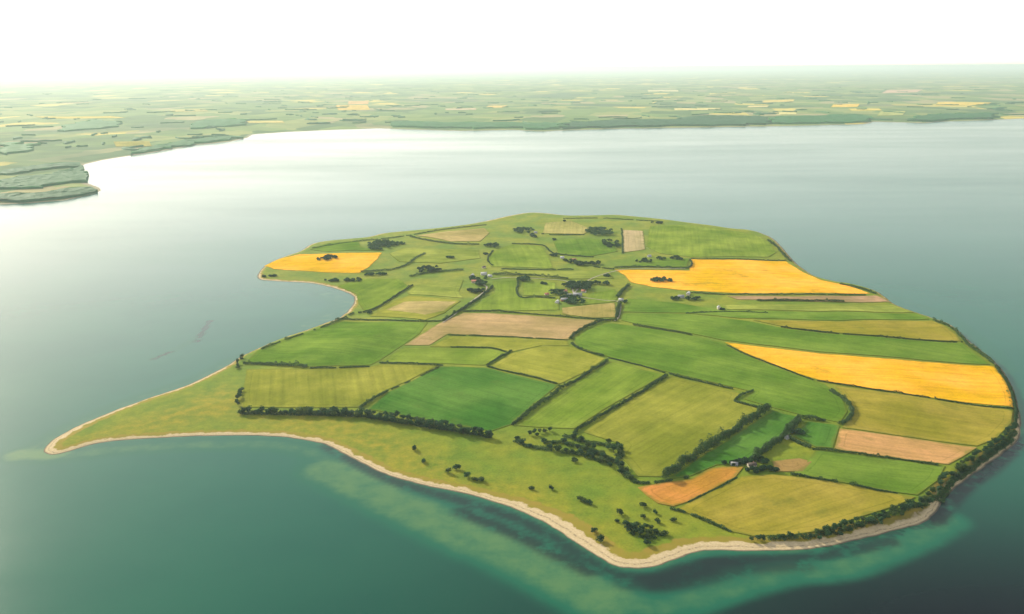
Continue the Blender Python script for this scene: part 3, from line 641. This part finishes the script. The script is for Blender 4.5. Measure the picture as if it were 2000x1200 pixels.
UNDER = [('low scrub filling the hollow between its scattered trees', [[(1004, 862), (1036, 873), (1072, 879), (1100, 884), (1140, 890), (1180, 904)], [(1062, 866), (1100, 866), (1140, 878), (1180, 892), (1200, 902), (1212, 884), (1200, 870)], [(1206, 905), (1216, 918), (1224, 930), (1240, 942)], [(1100, 852), (1130, 860), (1170, 868), (1205, 872)]], 11, 3.2, 16, 0.35),
         ('low scrub round the trees of the meadow thicket', [[(1220, 1030), (1245, 1032), (1270, 1040), (1300, 1045)], [(1230, 1042), (1260, 1050), (1282, 1052)]], 10, 2.6, 14, 0.4),
         ('dark bramble scrub on the shore bank between the trees', [[(1985, 845), (1938, 884), (1872, 928), (1832, 970), (1796, 988)], [(1978, 860), (1925, 898), (1862, 945), (1834, 982)], [(1796, 988), (1690, 1021), (1590, 1047), (1500, 1054)]], 9, 3.5, 18, 0.1),
         ('low scrub along the foot of the shelterbelt', [[(470, 808), (600, 811), (712, 815), (760, 822), (830, 834), (960, 855)]], 8, 4.0, 20, 0.1)]
for lab, lines, w, h, dn, gp_ in UNDER:
    V, F = join([foliage_strip(line3(l, 4), w, h, dn, 0.95, gp_) for l in lines])
    tag(link('scrub', mesh_np('scrub', V, F, [MAT['hedge']])), lab, 'scrub', kind='stuff')
HEDGES = [  # label, picture points, width, height, density, gap
 ('dark hedge along the lower edge of the left shore green field', [(476, 711), (530, 713), (600, 718)], 6, 6.0, 16, 0),
 ('thin hedge above the yellow-olive field at the spit', [(606, 720), (660, 720), (722, 717)], 3.5, 3.0, 9, 0.4),
 ('thin straight hedge along the top of the yellow-olive field', [(742, 710), (800, 711), (866, 715)], 4, 3.2, 10, 0.15),
 ('short leaning hedge rising from the shelterbelt', [(704, 798), (730, 780), (757, 765)], 5, 4.5, 14, 0),
 ('faint hedge line between the yellow-olive and rich green fields', [(760, 763), (806, 743), (858, 717)], 3, 2.0, 7, 0.6),
 ('long diagonal hedge left of the light green strip field', [(1186, 706), (1140, 736), (1100, 758), (1050, 794), (1000, 831)], 6, 5.5, 16, 0),
 ('long diagonal hedge right of the light green strip field', [(1302, 735), (1250, 768), (1190, 804), (1140, 833), (1122, 848)], 5.5, 5.0, 15, 0),
 ('thin hedge along the top of the broad olive field', [(1306, 731), (1350, 742), (1400, 754), (1432, 761)], 4, 3.2, 10, 0.15),
 ('short hooked hedge at the upper corner of the broad olive field', [(1470, 764), (1452, 772), (1436, 784), (1460, 792), (1492, 799)], 4.5, 4, 12, 0.1),
 ('thick dark diagonal hedge right of the broad olive field', [(1502, 799), (1470, 820), (1430, 847), (1390, 873), (1340, 904), (1296, 937)], 11, 12, 40, 0),
 ('low hedge along the top of the orange bare field', [(1238, 943), (1270, 944), (1310, 940), (1345, 934)], 4.5, 3.5, 12, 0.25),
 ('thick dark hedge on the left of the small green paddock', [(1562, 820), (1548, 836), (1534, 851), (1510, 870), (1484, 890), (1474, 902)], 10, 11, 36, 0),
 ('short dark hedge along the top of the small green paddock', [(1566, 818), (1590, 820), (1612, 823)], 6, 6, 18, 0),
 ('short dark hedge slanting below the small green paddock', [(1534, 853), (1556, 864), (1582, 876)], 6.5, 6, 18, 0),
 ('curved dark hedge at the right end of the large smooth green field', [(1622, 764), (1645, 778), (1658, 793), (1663, 809), (1656, 822), (1640, 830)], 7.5, 6.5, 22, 0.05),
 ('thin hedge under the peach bare field', [(1588, 878), (1650, 885), (1700, 891), (1770, 901), (1832, 909)], 4, 3.4, 11, 0.1),
 ('thin hedge along the top of the golden near-right field', [(1545, 926), (1600, 937), (1690, 954), (1740, 963), (1790, 971)], 4, 3.0, 10, 0.3),
 ('low straggling hedge between the near meadow and the golden field', [(1310, 994), (1350, 1006), (1390, 1024), (1428, 1040)], 4.5, 3.0, 9, 0.25),
 ('thin hedge along the lower edge of the right rapeseed wedge', [(1592, 744), (1650, 753), (1750, 768), (1850, 784), (1930, 796), (1980, 801)], 3.2, 2.4, 9, 0.1),
 ('thin hedge along the curved lower tip of the right rapeseed wedge', [(1420, 675), (1455, 692), (1500, 710), (1550, 729), (1590, 743)], 2.8, 2.0, 8, 0.25),
 ('thin hedge under the olive strip at the shrubby right shore', [(1525, 640), (1600, 649), (1680, 656), (1780, 664), (1880, 670)], 4, 3.0, 10, 0.3),
 ('short dark hedge at the far edge of the large smooth green field', [(1236, 636), (1280, 643), (1330, 651), (1352, 656)], 4.5, 4, 13, 0.05),
 ('dark curved hedge at the right end of the pinkish ploughed field', [(1205, 627), (1176, 628), (1146, 640), (1124, 652), (1114, 664)], 6.5, 6, 18, 0),
 ('short hedge right of the four-sided olive field', [(1116, 672), (1135, 684), (1180, 697)], 5, 4, 13, 0.1),
 ('thin line of growth under the pinkish ploughed field', [(876, 655), (960, 657), (1040, 661), (1108, 665)], 3, 1.8, 8, 0.2),
 ('thin hedge along the top of the pinkish ploughed field', [(905, 609), (960, 609), (1040, 614), (1120, 621), (1178, 625)], 3.5, 2.8, 9, 0.15),
 ('long thin hedge above the left shore green field', [(655, 624), (720, 626), (800, 628), (862, 628)], 3.8, 3.0, 10, 0.1),
 ('dark diagonal hedge left of the field between the farms', [(864, 628), (892, 612), (920, 594), (948, 575), (962, 562)], 6, 5.5, 17, 0.05),
 ('thin hedge along the green strip under the pinkish field', [(880, 679), (960, 681), (992, 690)], 3.5, 2.6, 9, 0.2),
 ('short dark hedge on the pointed corner of the four-sided olive field', [(998, 686), (975, 700), (952, 715)], 4, 3.5, 12, 0),
 ('thin hedge along the lower side of the four-sided olive field', [(950, 717), (1000, 728), (1050, 740), (1088, 751)], 3.5, 3.0, 10, 0.1),
 ('curved hedge from the narrow bay up to the left farm road', [(700, 612), (730, 606), (762, 586), (790, 568), (806, 558)], 5, 4.5, 13, 0.15),
 ('thin hedge under the far stepped rapeseed field', [(1340, 572), (1430, 576), (1560, 576), (1690, 577)], 4, 2.6, 9, 0.2),
 ('dark hedge in the brownish strip of the right side', [(1478, 588), (1540, 588), (1600, 589), (1648, 590)], 6, 5, 14, 0.05),
 ('thin hedge along the top of the far stepped rapeseed field', [(1350, 506), (1440, 507), (1536, 510)], 4, 2.6, 8, 0.25),
 ('dark hedge left of the far stepped rapeseed field', [(1200, 524), (1260, 522), (1344, 524), (1348, 508)], 6, 4.5, 12, 0.15),
 ('hedge along the road between left farm and centre farm', [(962, 537), (1020, 538), (1060, 541), (1110, 546)], 7, 6, 14, 0.2),
 ('hedge around the field beside the centre farm', [(1012, 548), (1012, 580), (1050, 581), (1085, 583)], 5, 4, 12, 0.1),
 ('short dark hedge at the right end of the tan-olive strip', [(1205, 622), (1207, 606), (1212, 594)], 9, 7, 18, 0),
 ('hedge slanting down from the far rapeseed to the centre farm', [(1228, 558), (1215, 570), (1205, 582)], 9, 7, 18, 0.1),
 ('thin dark hedge along the far left tan field', [(800, 463), (840, 471), (900, 478), (936, 478)], 7, 5, 12, 0),
 ('hedge running up from the left rapeseed field', [(705, 532), (760, 528), (795, 518), (812, 505), (830, 496)], 7, 5, 12, 0.15),
 ('hedge between the left farm and the left rapeseed', [(800, 541), (840, 533), (905, 528)], 6, 5, 12, 0.2),
 ('low scrub line along the far left shore', [(610, 486), (660, 477), (720, 470), (790, 462), (860, 450), (950, 440)], 6, 3.5, 9, 0.3),
 ('scrub line on the far shore by the sandy patch', [(1100, 428), (1160, 427), (1230, 430), (1300, 434)], 7, 4, 9, 0.5),
 ('shrub line along the far right shore', [(1500, 470), (1518, 484), (1530, 498), (1545, 512)], 7, 5, 12, 0.1),
 ('thin shrub line along the shore of the far stepped rapeseed', [(1640, 556), (1680, 564), (1712, 575)], 5, 4, 11, 0.2),
 ('dark shrub line along the curving right shore', [(1822, 626), (1850, 637), (1872, 653), (1888, 672), (1912, 690), (1940, 712)], 6, 5.5, 14, 0.25),
 ('dark shrub line beside the shore end of the right rapeseed wedge', [(1945, 717), (1964, 744), (1978, 774), (1984, 806), (1984, 834)], 6, 5, 15, 0.05),
 ('thin hedge on the left shore below the narrow bay', [(510, 683), (560, 664), (600, 650), (650, 632), (690, 612)], 4.5, 3.4, 10, 0.35),
 ('short hedge between pale field and light olive strip on the right side', [(1340, 613), (1420, 610), (1500, 612)], 4, 2.6, 8, 0.4),
 ('thin hedge left of the olive-green far field', [(962, 520), (952, 506), (964, 490)], 5, 3.5, 10, 0.2),
 ('thin hedge across the far fields above the house row', [(1000, 477), (1060, 480), (1082, 496), (1160, 503)], 5, 3.5, 10, 0.3),
 ('thin hedge beside the pale sandy far patch', [(1214, 448), (1216, 472), (1216, 496)], 5, 3.5, 10, 0.2),
 ('thin hedge from the far house row to the stepped rapeseed', [(1160, 522), (1190, 526), (1200, 527)], 5, 3.5, 10, 0.1),
 ('thin hedge under the yellowish field by the far tip', [(1058, 458), (1100, 460), (1142, 459)], 5, 3.5, 10, 0.2),
 ('thin hedge above the long pale field of the far houses', [(975, 526), (1040, 528), (1120, 527)], 5, 3.5, 10, 0.3),
 ('faint field edge growth above the big golden field', [(1345, 982), (1400, 955), (1440, 934)], 3, 1.8, 8, 0.2),
 ('low hedge edge along the large smooth green field', [(1188, 700), (1240, 712), (1300, 729)], 3, 2.0, 8, 0.35),
]
for lab, pts, w, h, dn, gp in HEDGES:
    L = line3(pts, 4); V, F = foliage_strip(L, w * 1.15, h * 1.05, int(dn * 1.3), 0.95, gp * 0.8)
    o0 = V.mean(0); o0[2] = float(hgt(o0[0], o0[1])); me = mesh_np('hedge', V - o0, F, [MAT['hedge']])
    tag(link('hedge', me, loc=o0), lab, 'hedge', 'hedges between the fields')

def blob_wood(px, py, rx, ry, n, h, size):
    """several joined crowns around a point; rx across, ry in depth (m)"""
    c = P3(px, py); parts = []
    for k in range(n):
        a = rng.uniform(0, 6.28); q = math.sqrt(rng.random()); x = c[0] + rx * q * math.cos(a); y = c[1] + ry * q * math.sin(a)
        z = float(hgt(x, y)); hh = h * rng.uniform(0.7, 1.15); r = hh * rng.uniform(0.5, 0.72); m = 100
        d = rng.normal(size=(m, 3)); d /= np.linalg.norm(d, axis=1)[:, None]; d[:, 2] = np.abs(d[:, 2]) * 1.0 - 0.35
        C = np.array([x, y, z + hh * 0.5]) + d * np.array([r, r, hh * 0.5]) * rng.uniform(0.6, 1.05, (m, 1)); C[:, 2] = np.maximum(C[:, 2], z + 0.4)
        parts.append(quads(C, size * rng.uniform(0.6, 1.2, m), d, 0.5))
        tr = cone((x, y, z - 0.5), (x, y, z + hh * 0.6), 0.35, 0.15, 5); parts.append(tr)
    V, F = join(parts); o0 = np.array([c[0], c[1], c[2]])
    return mesh_np('copse', V - o0, F, [MAT['leaf']]), o0
COPSES = [('oval dark copse inside the left rapeseed field', 640, 506, 26, 28, 13, 10), ('broad dark copse on the far left shore', 742, 481, 36, 70, 30, 13), ('narrow copse trailing right of the far left copse', 775, 478, 26, 30, 10, 9),
 ('small dark copse at the end of the far tan field', 960, 481, 18, 30, 9, 11), ('grey-green copse near the far tip', 1022, 452, 30, 50, 16, 10), ('small dark copse beside a far cottage', 1044, 462, 12, 26, 6, 10),
 ('biggest dark copse near the far shore', 1170, 455, 38, 70, 30, 14), ('loose copse below the biggest far copse', 1192, 478, 26, 60, 14, 11), ('single dark clump in the far green plain', 1081, 500, 8, 10, 4, 9),
 ('dark elongated copse by the far house row', 1148, 517, 34, 18, 14, 11), ('grove on the lane left of the left farm', 838, 529, 30, 36, 16, 11), ('grove in front of the left farm', 926, 571, 24, 14, 9, 10),
 ('dark clump right of the left farm', 940, 556, 10, 26, 6, 11), ('square dark clump on the road between the farms', 1024, 548, 13, 22, 8, 12), ('garden trees among the houses of the left farm', 934, 545, 22, 26, 9, 7), ('garden trees among the houses of the centre farm', 1112, 583, 24, 22, 12, 7), ('garden trees around the far house row', 1112, 512, 22, 22, 8, 8), ('small clump under the long pale far field', 1060, 556, 8, 10, 3, 8), ('small clump at the corner of the far green plot', 1082, 470, 7, 12, 3, 8), ('small clump left of the olive-green far field', 948, 498, 7, 12, 3, 8), ('small clump on the lane left of the stepped rapeseed', 1186, 540, 8, 10, 3, 8), ('small clump beside the pale lone lane cottage', 1222, 592, 6, 8, 2, 8), ('small clump above the yellowish far-tip field', 1100, 433, 8, 12, 3, 7), ('small clump beside the tall pale cream house', 1412, 606, 6, 8, 2, 7), ('small clump on the pale field above the left farm', 880, 505, 8, 14, 3, 8), ('small clump beside the narrow left bay', 722, 612, 6, 8, 2, 7), ('large dark grove behind the centre farm', 1128, 562, 34, 40, 24, 13),
 ('grove stretching right from the centre farm', 1165, 556, 30, 12, 10, 10), ('grove in front of the centre farm', 1124, 592, 20, 16, 9, 10), ('loose garden trees left of the centre farm', 1092, 573, 18, 30, 9, 9),
 ('flat copse inside the far stepped rapeseed field', 1292, 549, 24, 26, 12, 9), ('dark clump left of the right-hand farmhouse', 1320, 586, 9, 10, 4, 10), ('dark clump right of the right-hand farmhouse', 1352, 585, 16, 10, 6, 9),
 ('small tree clump right of the far sandy patch', 1290, 507, 9, 20, 4, 9), ('square tree clump above the stepped rapeseed corner', 1324, 507, 16, 20, 6, 10), ('slanting copse below the far sandy patch', 1258, 511, 22, 22, 8, 8),
 ('dark clump on the far right shore', 1285, 437, 20, 18, 6, 9), ('dark scrub on the tip left of the small left rapeseed field', 525, 540, 20, 12, 8, 6), ('dark clump on the neck just below the left rapeseed', 648, 549, 20, 10, 7, 8),
 ('copse right of the neck behind the left bay', 690, 549, 22, 14, 8, 8), ('copse beside the near-right end of the left rapeseed', 736, 537, 30, 12, 9, 8), ('dark trees around the lone farmstead by the orange field', 1478, 903, 16, 9, 7, 7),
 ('dark low copse right of the lone farmstead by the orange field', 1490, 921, 20, 6, 8, 7), ('leafy clump left of the lone farmstead by the orange field', 1436, 906, 14, 6, 6, 6), ('small clump on the paddock corner by the grey-roofed house', 1552, 846, 9, 10, 5, 8)]
for lab, px, py, rx, ry, n, h in COPSES:
    me, o0 = blob_wood(px, py, rx * 1.25, ry * 1.1, int(n * 1.9), h * 1.1, 1.7); tag(link('copse', me, loc=o0), lab, 'copse', 'copses on the island')

# ------------------------------------------------------------------ farm buildings
MW = dict(white=mat_plain('white_render', (0.60, 0.58, 0.53)), cream=mat_plain('cream_render', (0.66, 0.58, 0.42)), red=mat_plain('red_brick', (0.36, 0.17, 0.11)), grey=mat_plain('grey_boards', (0.34, 0.35, 0.35)))
MR = dict(tile=mat_plain('red_tiles', (0.33, 0.13, 0.08)), slate=mat_plain('grey_sheets', (0.26, 0.27, 0.28)), pale=mat_plain('pale_sheets', (0.42, 0.43, 0.42)), dark=mat_plain('dark_thatch', (0.10, 0.08, 0.065)))
GLASS = mat_plain('window_glass', (0.03, 0.04, 0.05), 0.15, 0.05); DOORM = mat_plain('door_paint', (0.10, 0.14, 0.12), 0.6)
def box(x0, x1, y0, y1, z0, z1):
    V = np.array([(x, y, z) for z in (z0, z1) for y in (y0, y1) for x in (x0, x1)], float)
    F = np.array([(0, 2, 3, 1), (4, 5, 7, 6), (0, 1, 5, 4), (2, 6, 7, 3), (0, 4, 6, 2), (1, 3, 7, 5)]); return V, F
def building(name, px, py, L, W, H, rise, rot, wall, roof, label, chimney=True, cat='house'):
    p = P3(px, py); e = bpy.data.objects.new(name, None); COL.objects.link(e); e.location = p; e.rotation_euler = (0, 0, R(rot))
    l, w = L / 2, W / 2
    V = np.array([(-l, -w, -1.5), (l, -w, -1.5), (l, w, -1.5), (-l, w, -1.5), (-l, -w, H), (l, -w, H), (l, w, H), (-l, w, H), (-l, 0, H + rise), (l, 0, H + rise)], float)
    F = [(0, 1, 5, 4), (2, 3, 7, 6), (1, 2, 6, 9), (1, 9, 5, 1), (3, 0, 4, 8), (3, 8, 7, 3)]
    me = bpy.data.meshes.new('wall'); me.from_pydata([tuple(v) for v in V], [], [(0, 1, 5, 4), (2, 3, 7, 6), (1, 2, 6, 9, 5), (3, 0, 4, 8, 7)]); me.materials.append(MW[wall]); link('wall', me, e)
    ov, th_ = 0.5, 0.25; s = rise / w; parts = []
    for sg in (-1, 1):
        y1 = sg * (w + ov); z1 = H - ov * s
        q = np.array([(-l - ov, 0, H + rise), (l + ov, 0, H + rise), (l + ov, y1, z1), (-l - ov, y1, z1)], float); q[:, 2] += 0.03
        V2 = np.vstack([q, q + [0, 0, th_]]); parts.append((V2, np.array([(0, 1, 2, 3), (7, 6, 5, 4), (0, 4, 5, 1), (1, 5, 6, 2), (2, 6, 7, 3), (3, 7, 4, 0)])))
    v, f = join(parts); rf = link('roof', mesh_np('roof', v, f, [MR[roof]]), e)
    if chimney:
        v, f = box(l * 0.35, l * 0.35 + 0.9, -0.45, 0.45, H + rise * 0.7, H + rise + 1.3); link('chimney', mesh_np('chimney', v, f, [MW['red']]), rf)
    for sg in (-1, 1):
        for k in range(max(2, int(L / 4))):
            cx = -l + (k + 0.5) * L / max(2, int(L / 4))
            y0 = sg * w
            if k == 1 and sg == -1: v, f = box(cx - .5, cx + .5, y0 - .06, y0 + .05, 0, 2.1); link('door', mesh_np('door', v, f, [DOORM]), e)
            else: v, f = box(cx - .6, cx + .6, y0 - .05, y0 + .05, 1.0, 2.2); link('window', mesh_np('window', v, f, [GLASS]), e)
    tag(e, label, cat, 'farm buildings on the island'); return e
B = [('farmhouse', 945, 537, 17, 9, 4.0, 4, 10, 'white', 'pale', 'large white house of the left farm', True), ('barn', 922, 541, 20, 10, 4.2, 4, 80, 'red', 'slate', 'barn with a grey roof at the left end of the left farm', False), ('cottage', 957, 541, 12, 8, 3.2, 3.4, -15, 'white', 'pale', 'small white cottage at the right end of the left farm', True),
 ('barn', 930, 552, 26, 11, 3.8, 4, 3, 'cream', 'tile', 'long red-roofed barn in front of the left farm', False), ('cottage', 945, 524, 11, 8, 3.2, 3.4, 40, 'cream', 'dark', 'small cottage behind the left farm', True),
 ('barn', 1088, 592, 15, 9, 3.6, 3.6, 75, 'white', 'pale', 'pale-gabled barn at the left end of the centre farm', False), ('farmhouse', 1102, 588, 18, 9, 4.0, 4, 8, 'red', 'slate', 'brick house with a grey roof in the centre farm', True), ('cottage', 1112, 579, 13, 8, 3.4, 3.6, 20, 'white', 'slate', 'white cottage in the middle of the centre farm', True),
 ('barn', 1128, 578, 24, 11, 4.0, 4.2, -8, 'grey', 'slate', 'wide grey barn on the right of the centre farm', False), ('cottage', 1104, 571, 12, 8, 3.3, 3.5, 60, 'cream', 'tile', 'red-roofed cottage behind the centre farm', True), ('cottage', 1140, 571, 12, 8, 3.3, 3.5, -30, 'white', 'tile', 'white red-roofed cottage below the dark grove of the centre farm', True),
 ('farmhouse', 1330, 582, 16, 9, 4.0, 4, 5, 'white', 'slate', 'white farmhouse below the far stepped rapeseed field', True), ('barn', 1344, 576, 20, 9, 3.6, 3.8, 70, 'cream', 'pale', 'pale barn touching the far stepped rapeseed field', False),
 ('cottage', 1098, 505, 12, 8, 3.3, 3.5, 0, 'white', 'pale', 'pale cottage at the left of the far house row', True), ('farmhouse', 1120, 510, 17, 9, 3.8, 4, 12, 'cream', 'tile', 'cream red-roofed house in the far house row', True), ('cottage', 1268, 502, 12, 8, 3.4, 3.5, 30, 'white', 'slate', 'white cottage near the far sandy patch', True),
 ('cottage', 1213, 588, 12, 8, 3.4, 3.5, -20, 'white', 'pale', 'lone pale cottage on the lane right of the centre farm', True), ('cottage', 1046, 456, 12, 8, 3.4, 3.5, 0, 'white', 'slate', 'white cottage near the far tip', True), ('farmhouse', 1404, 605, 11, 8, 6.0, 4, 85, 'cream', 'pale', 'tall pale cream house on the green right side', True),
 ('cottage', 1068, 577, 11, 7, 3.2, 3.4, 10, 'cream', 'tile', 'small cottage on the hedge left of the centre farm', True), ('farmhouse', 1468, 911, 13, 7, 3.2, 3, 12, 'cream', 'dark', 'cream dark-roofed house of the lone farmstead by the orange field', True), ('barn', 1434, 909, 10, 6, 2.8, 2.6, -10, 'grey', 'slate', 'small grey-roofed shed left of the lone farmstead by the orange field', False),
 ('cottage', 1538, 857, 9, 6.5, 3.0, 2.8, 25, 'white', 'slate', 'grey-roofed house tucked in the corner of the small green paddock', True)]
for nm, px, py, L, W, H, rise, rot, wl_, rf_, lab, ch in B: building(nm, px, py, L, W, H, rise, rot, wl_, rf_, lab, ch, 'barn' if nm == 'barn' else 'house')

# ------------------------------------------------------------------ farm lanes
LANE = mat_plain('gravel_lane', (0.34, 0.30, 0.22), 0.9, 0.2, 0.15)
for k, (lab, pts) in enumerate([('pale gravel lane linking the left and centre farms', [(960, 546), (1000, 543), (1060, 546), (1110, 552), (1120, 575)]), ('gravel lane from the centre farm to the far stepped rapeseed', [(1120, 575), (1150, 548), (1196, 532), (1240, 526), (1340, 526)]),
        ('gravel lane running near from the centre farm', [(1135, 582), (1180, 588), (1210, 592), (1209, 618), (1200, 629)]),
        ('gravel lane from the left farm down to the left field', [(940, 556), (950, 566), (905, 602), (864, 632)])]):
    L, _ = resample(line3(pts, 5), 4.0); d = np.gradient(L[:, :2], axis=0); d /= np.linalg.norm(d, axis=1)[:, None] + 1e-9; nn = np.stack([-d[:, 1], d[:, 0]], 1) * 1.9
    a_, b_ = L[:, :2] + nn, L[:, :2] - nn; V = np.vstack([np.column_stack([a_, hgt(a_[:, 0], a_[:, 1]) + 1.75 + 0.01 * k]), np.column_stack([b_, hgt(b_[:, 0], b_[:, 1]) + 1.75 + 0.01 * k])])
    n = len(L); F = np.array([(i, n + i, n + i + 1, i + 1) for i in range(n - 1)])
    tag(link('lane', mesh_np('lane', V, F, [LANE])), lab, kind='structure')

# ------------------------------------------------------------------ far mainland: woods, bright fields, hedgerows
def mh_fun(P): return main_h(P, polydist(P, MAIN))
def gp(pts): return g0list(pts)
WOODS = [('dark wooded rim at the near edge of the left headland', [(-60, 404), (0, 397), (60, 395), (130, 389), (192, 374), (180, 369), (120, 376), (60, 384), (0, 386), (-60, 392)], 22, 12),
 ('dark wood crowning the left headland', [(20, 352), (90, 345), (150, 330), (163, 326), (164, 345), (166, 357), (130, 362), (60, 372), (0, 374), (0, 362)], 24, 12), ('narrow wood at the back of the left headland', [(0, 338), (60, 328), (120, 323), (158, 321), (150, 327), (60, 338), (0, 346)], 26, 11),
 ('wood along the left shore beyond the headland', [(250, 304), (330, 291), (390, 281), (450, 275), (478, 269), (440, 269), (360, 278), (260, 298)], 30, 12), ('long coastal wood left of the centre of the far shore', [(760, 250), (860, 252), (930, 254), (1000, 252), (1060, 255), (1098, 253), (1098, 245), (1000, 243), (900, 244), (800, 242), (762, 243)], 42, 16),
 ('long coastal wood right of the centre of the far shore', [(1100, 253), (1200, 250), (1310, 248), (1400, 247), (1500, 245), (1500, 234), (1400, 233), (1300, 238), (1200, 240), (1100, 244)], 42, 17), ('dark coastal wood towards the right of the far shore', [(1510, 244), (1600, 243), (1690, 241), (1702, 236), (1690, 229), (1600, 231), (1510, 234)], 42, 17),
 ('small wood beside the gap in the far right shore', [(1780, 238), (1806, 239), (1840, 236), (1938, 233), (1930, 226), (1840, 228), (1800, 229)], 42, 17), ('inland wood behind the left shore', [(120, 262), (230, 252), (240, 242), (180, 240), (130, 248)], 42, 15), ('broad inland wood above the left headland', [(0, 305), (60, 298), (70, 288), (20, 284), (0, 288)], 40, 14),
 ('inland wood behind the far shore left of centre', [(380, 256), (470, 250), (480, 241), (420, 240), (370, 248)], 45, 15)]
def far_obj(nm, lab, poly, sp, lift, mat, zr, kind, cat=None, group=None, col=None):
    me = drape(nm, poly, mh_fun, sp, lift, mat, 0.4 if zr else 0.0, zr, 6.0, edge=sp * 1.5)
    o = link(nm, me)
    if col: o.color = (*col, 1)
    if zr:
        me.polygons.foreach_set('use_smooth', np.zeros(len(me.polygons), bool))
    return tag(o, lab, cat, group, kind)
def ragged(poly, step, amp):
    q, _ = resample(np.column_stack([np.vstack([poly, poly[:1]]), np.zeros(len(poly) + 1)]), step); q = q[:-1, :2]
    return q + rng.normal(0, amp, q.shape)
for lab, pts, sp, h in WOODS: far_obj('coastal_wood', lab, ragged(gp(pts), sp * 3, sp * 0.9), sp, h, MAT['canopy'], h * 0.28, 'stuff', 'wood', 'woods on the mainland')
FARF = [('yellow field on the mainland above the end of the left shore', 690, 214, 62, 12, (0.62, 0.45, 0.10)), ('orange-tinted field beside the central mainland yellow field', 700, 203, 40, 7, (0.62, 0.40, 0.15)), ('long thin yellow field on the left mainland', 160, 233, 150, 5, (0.58, 0.48, 0.10)),
 ('pale field on the mainland right of the central yellow field', 900, 217, 60, 6, (0.50, 0.42, 0.25)), ('small yellow mainland field left of the picture centre', 968, 211, 36, 7, (0.60, 0.46, 0.12)), ('cream field behind the middle coastal wood', 1362, 217, 90, 5, (0.66, 0.58, 0.22)), ('narrow cream field on the central mainland shore ridge', 1480, 211, 40, 5, (0.60, 0.52, 0.22)),
 ('pale field just behind the right coastal wood', 1535, 226, 40, 5, (0.66, 0.60, 0.22)), ('brightest yellow field on the right mainland', 1650, 210, 52, 8, (0.72, 0.50, 0.06)), ('yellow strip below the brightest mainland field', 1690, 219, 60, 5, (0.62, 0.52, 0.10)), ('broad yellow field on the far right mainland', 1880, 206, 105, 8, (0.66, 0.50, 0.08)),
 ('pinkish field on the right mainland skyline', 1760, 181, 70, 7, (0.55, 0.38, 0.24)), ('pale strip above the middle of the far shore', 1295, 180, 60, 5, (0.56, 0.52, 0.26)), ('pale green meadow at the far right corner shore', 1740, 226, 50, 8, (0.36, 0.40, 0.12)), ('yellow-green field on the left shore by the wood', 260, 284, 70, 10, (0.34, 0.32, 0.07)),
 ('cream strip along the shore where the left coast turns', 520, 244, 70, 4, (0.58, 0.50, 0.16)), ('olive field on top of the left headland', 70, 354, 60, 7, (0.30, 0.30, 0.06)), ('pale strip on the left mainland rise', 370, 221, 70, 6, (0.44, 0.42, 0.15)), ('yellow field near the right end of the far shore', 1520, 199, 60, 5, (0.60, 0.48, 0.12))]
for i, (lab, px, py, wpx, hpx, col) in enumerate(FARF):
    sk = random.uniform(-0.25, 0.25) * wpx
    pts = [(px - wpx / 2 - sk * .3, py + hpx / 2), (px + wpx / 2 - sk * .3, py + hpx / 2 - 1), (px + wpx / 2 + sk * .5, py - hpx / 2), (px - wpx / 2 + sk * .5, py - hpx / 2 + 1)]
    far_obj('mainland_field', lab, gp(pts), 90.0 if py > 190 else 200.0, 2.0 + 0.05 * i, MAT['crop'], 0, 'thing', 'field', 'fields on the mainland', col)
parts = []
for k in range(380):   # hedgerows and small spinneys all over the mainland, far too many to count
    px = random.uniform(-120, 2120); py = random.uniform(172, 300 if px < 500 else 246); a = ground0(px, py); ang = random.choice((0.35, 1.92)) + random.gauss(0, 0.25)
    ln = random.uniform(80, 380); w = random.uniform(12, 30) if random.random() < 0.7 else random.uniform(50, 140); dist = math.hypot(*a); n = max(4, int(ln / 30))
    t = np.linspace(-0.5, 0.5, n); bend = random.gauss(0, 0.18) * ln; c = np.stack([a[0] + np.cos(ang) * ln * t - np.sin(ang) * bend * 4 * t * t, a[1] + np.sin(ang) * ln * t + np.cos(ang) * bend * 4 * t * t], 1) + rng.normal(0, 7, (n, 2))
    sd_ = polydist(c, MAIN)
    if sd_.min() < 60: continue
    zz = main_h(c, sd_); nrm = np.array([-math.sin(ang), math.cos(ang)]); ww = w * rng.uniform(0.4, 1.1, n) * np.sqrt(np.clip(1.02 - (2 * t) ** 2, 0.05, 1))
    V = []
    for s, z0, f in ((-0.5, -3, 1), (-0.38, 0, 1), (0.38, 0, 1), (0.5, -3, 1)):
        hz = zz + (rng.uniform(7, 15, n) if z0 == 0 else z0); V.append(np.column_stack([c + nrm * (s * ww)[:, None], hz]))
    V = np.stack(V, 1).reshape(-1, 3); F = []
    for i in range(n - 1):
        for j in range(3): b = i * 4 + j; F.append((b, b + 4, b + 5, b + 1))
    F += [(0, 1, 2, 3), tuple((n - 1) * 4 + q for q in (3, 2, 1, 0))]
    parts.append((V, np.array(F)))
V, F = join(parts)
tag(link('far_hedgerows', mesh_np('far_hedgerows', V, F, [MAT['canopy']])), 'hazy dark hedgerows and spinneys scattered over the mainland', kind='stuff')

# ------------------------------------------------------------------ haze
t = NT('haze_air'); pv = t.put('ShaderNodeVolumePrincipled')
pv.inputs['Color'].default_value = (0.62, 0.735, 0.765, 1); pv.inputs['Density'].default_value = HAZE; pv.inputs['Anisotropy'].default_value = 0.32
pv.inputs['Density Attribute'].default_value = ''
t.l.new(pv.outputs[0], t.out.inputs['Volume'])
v, f = box(-170000, 170000, -25000, 165000, -6, 640)
tag(link('haze', mesh_np('haze', v, f, [t.m])), 'pale warm haze filling the air over sea and land', kind='stuff')
print('TREES', NTREE[0], 'objects', len(bpy.data.objects))
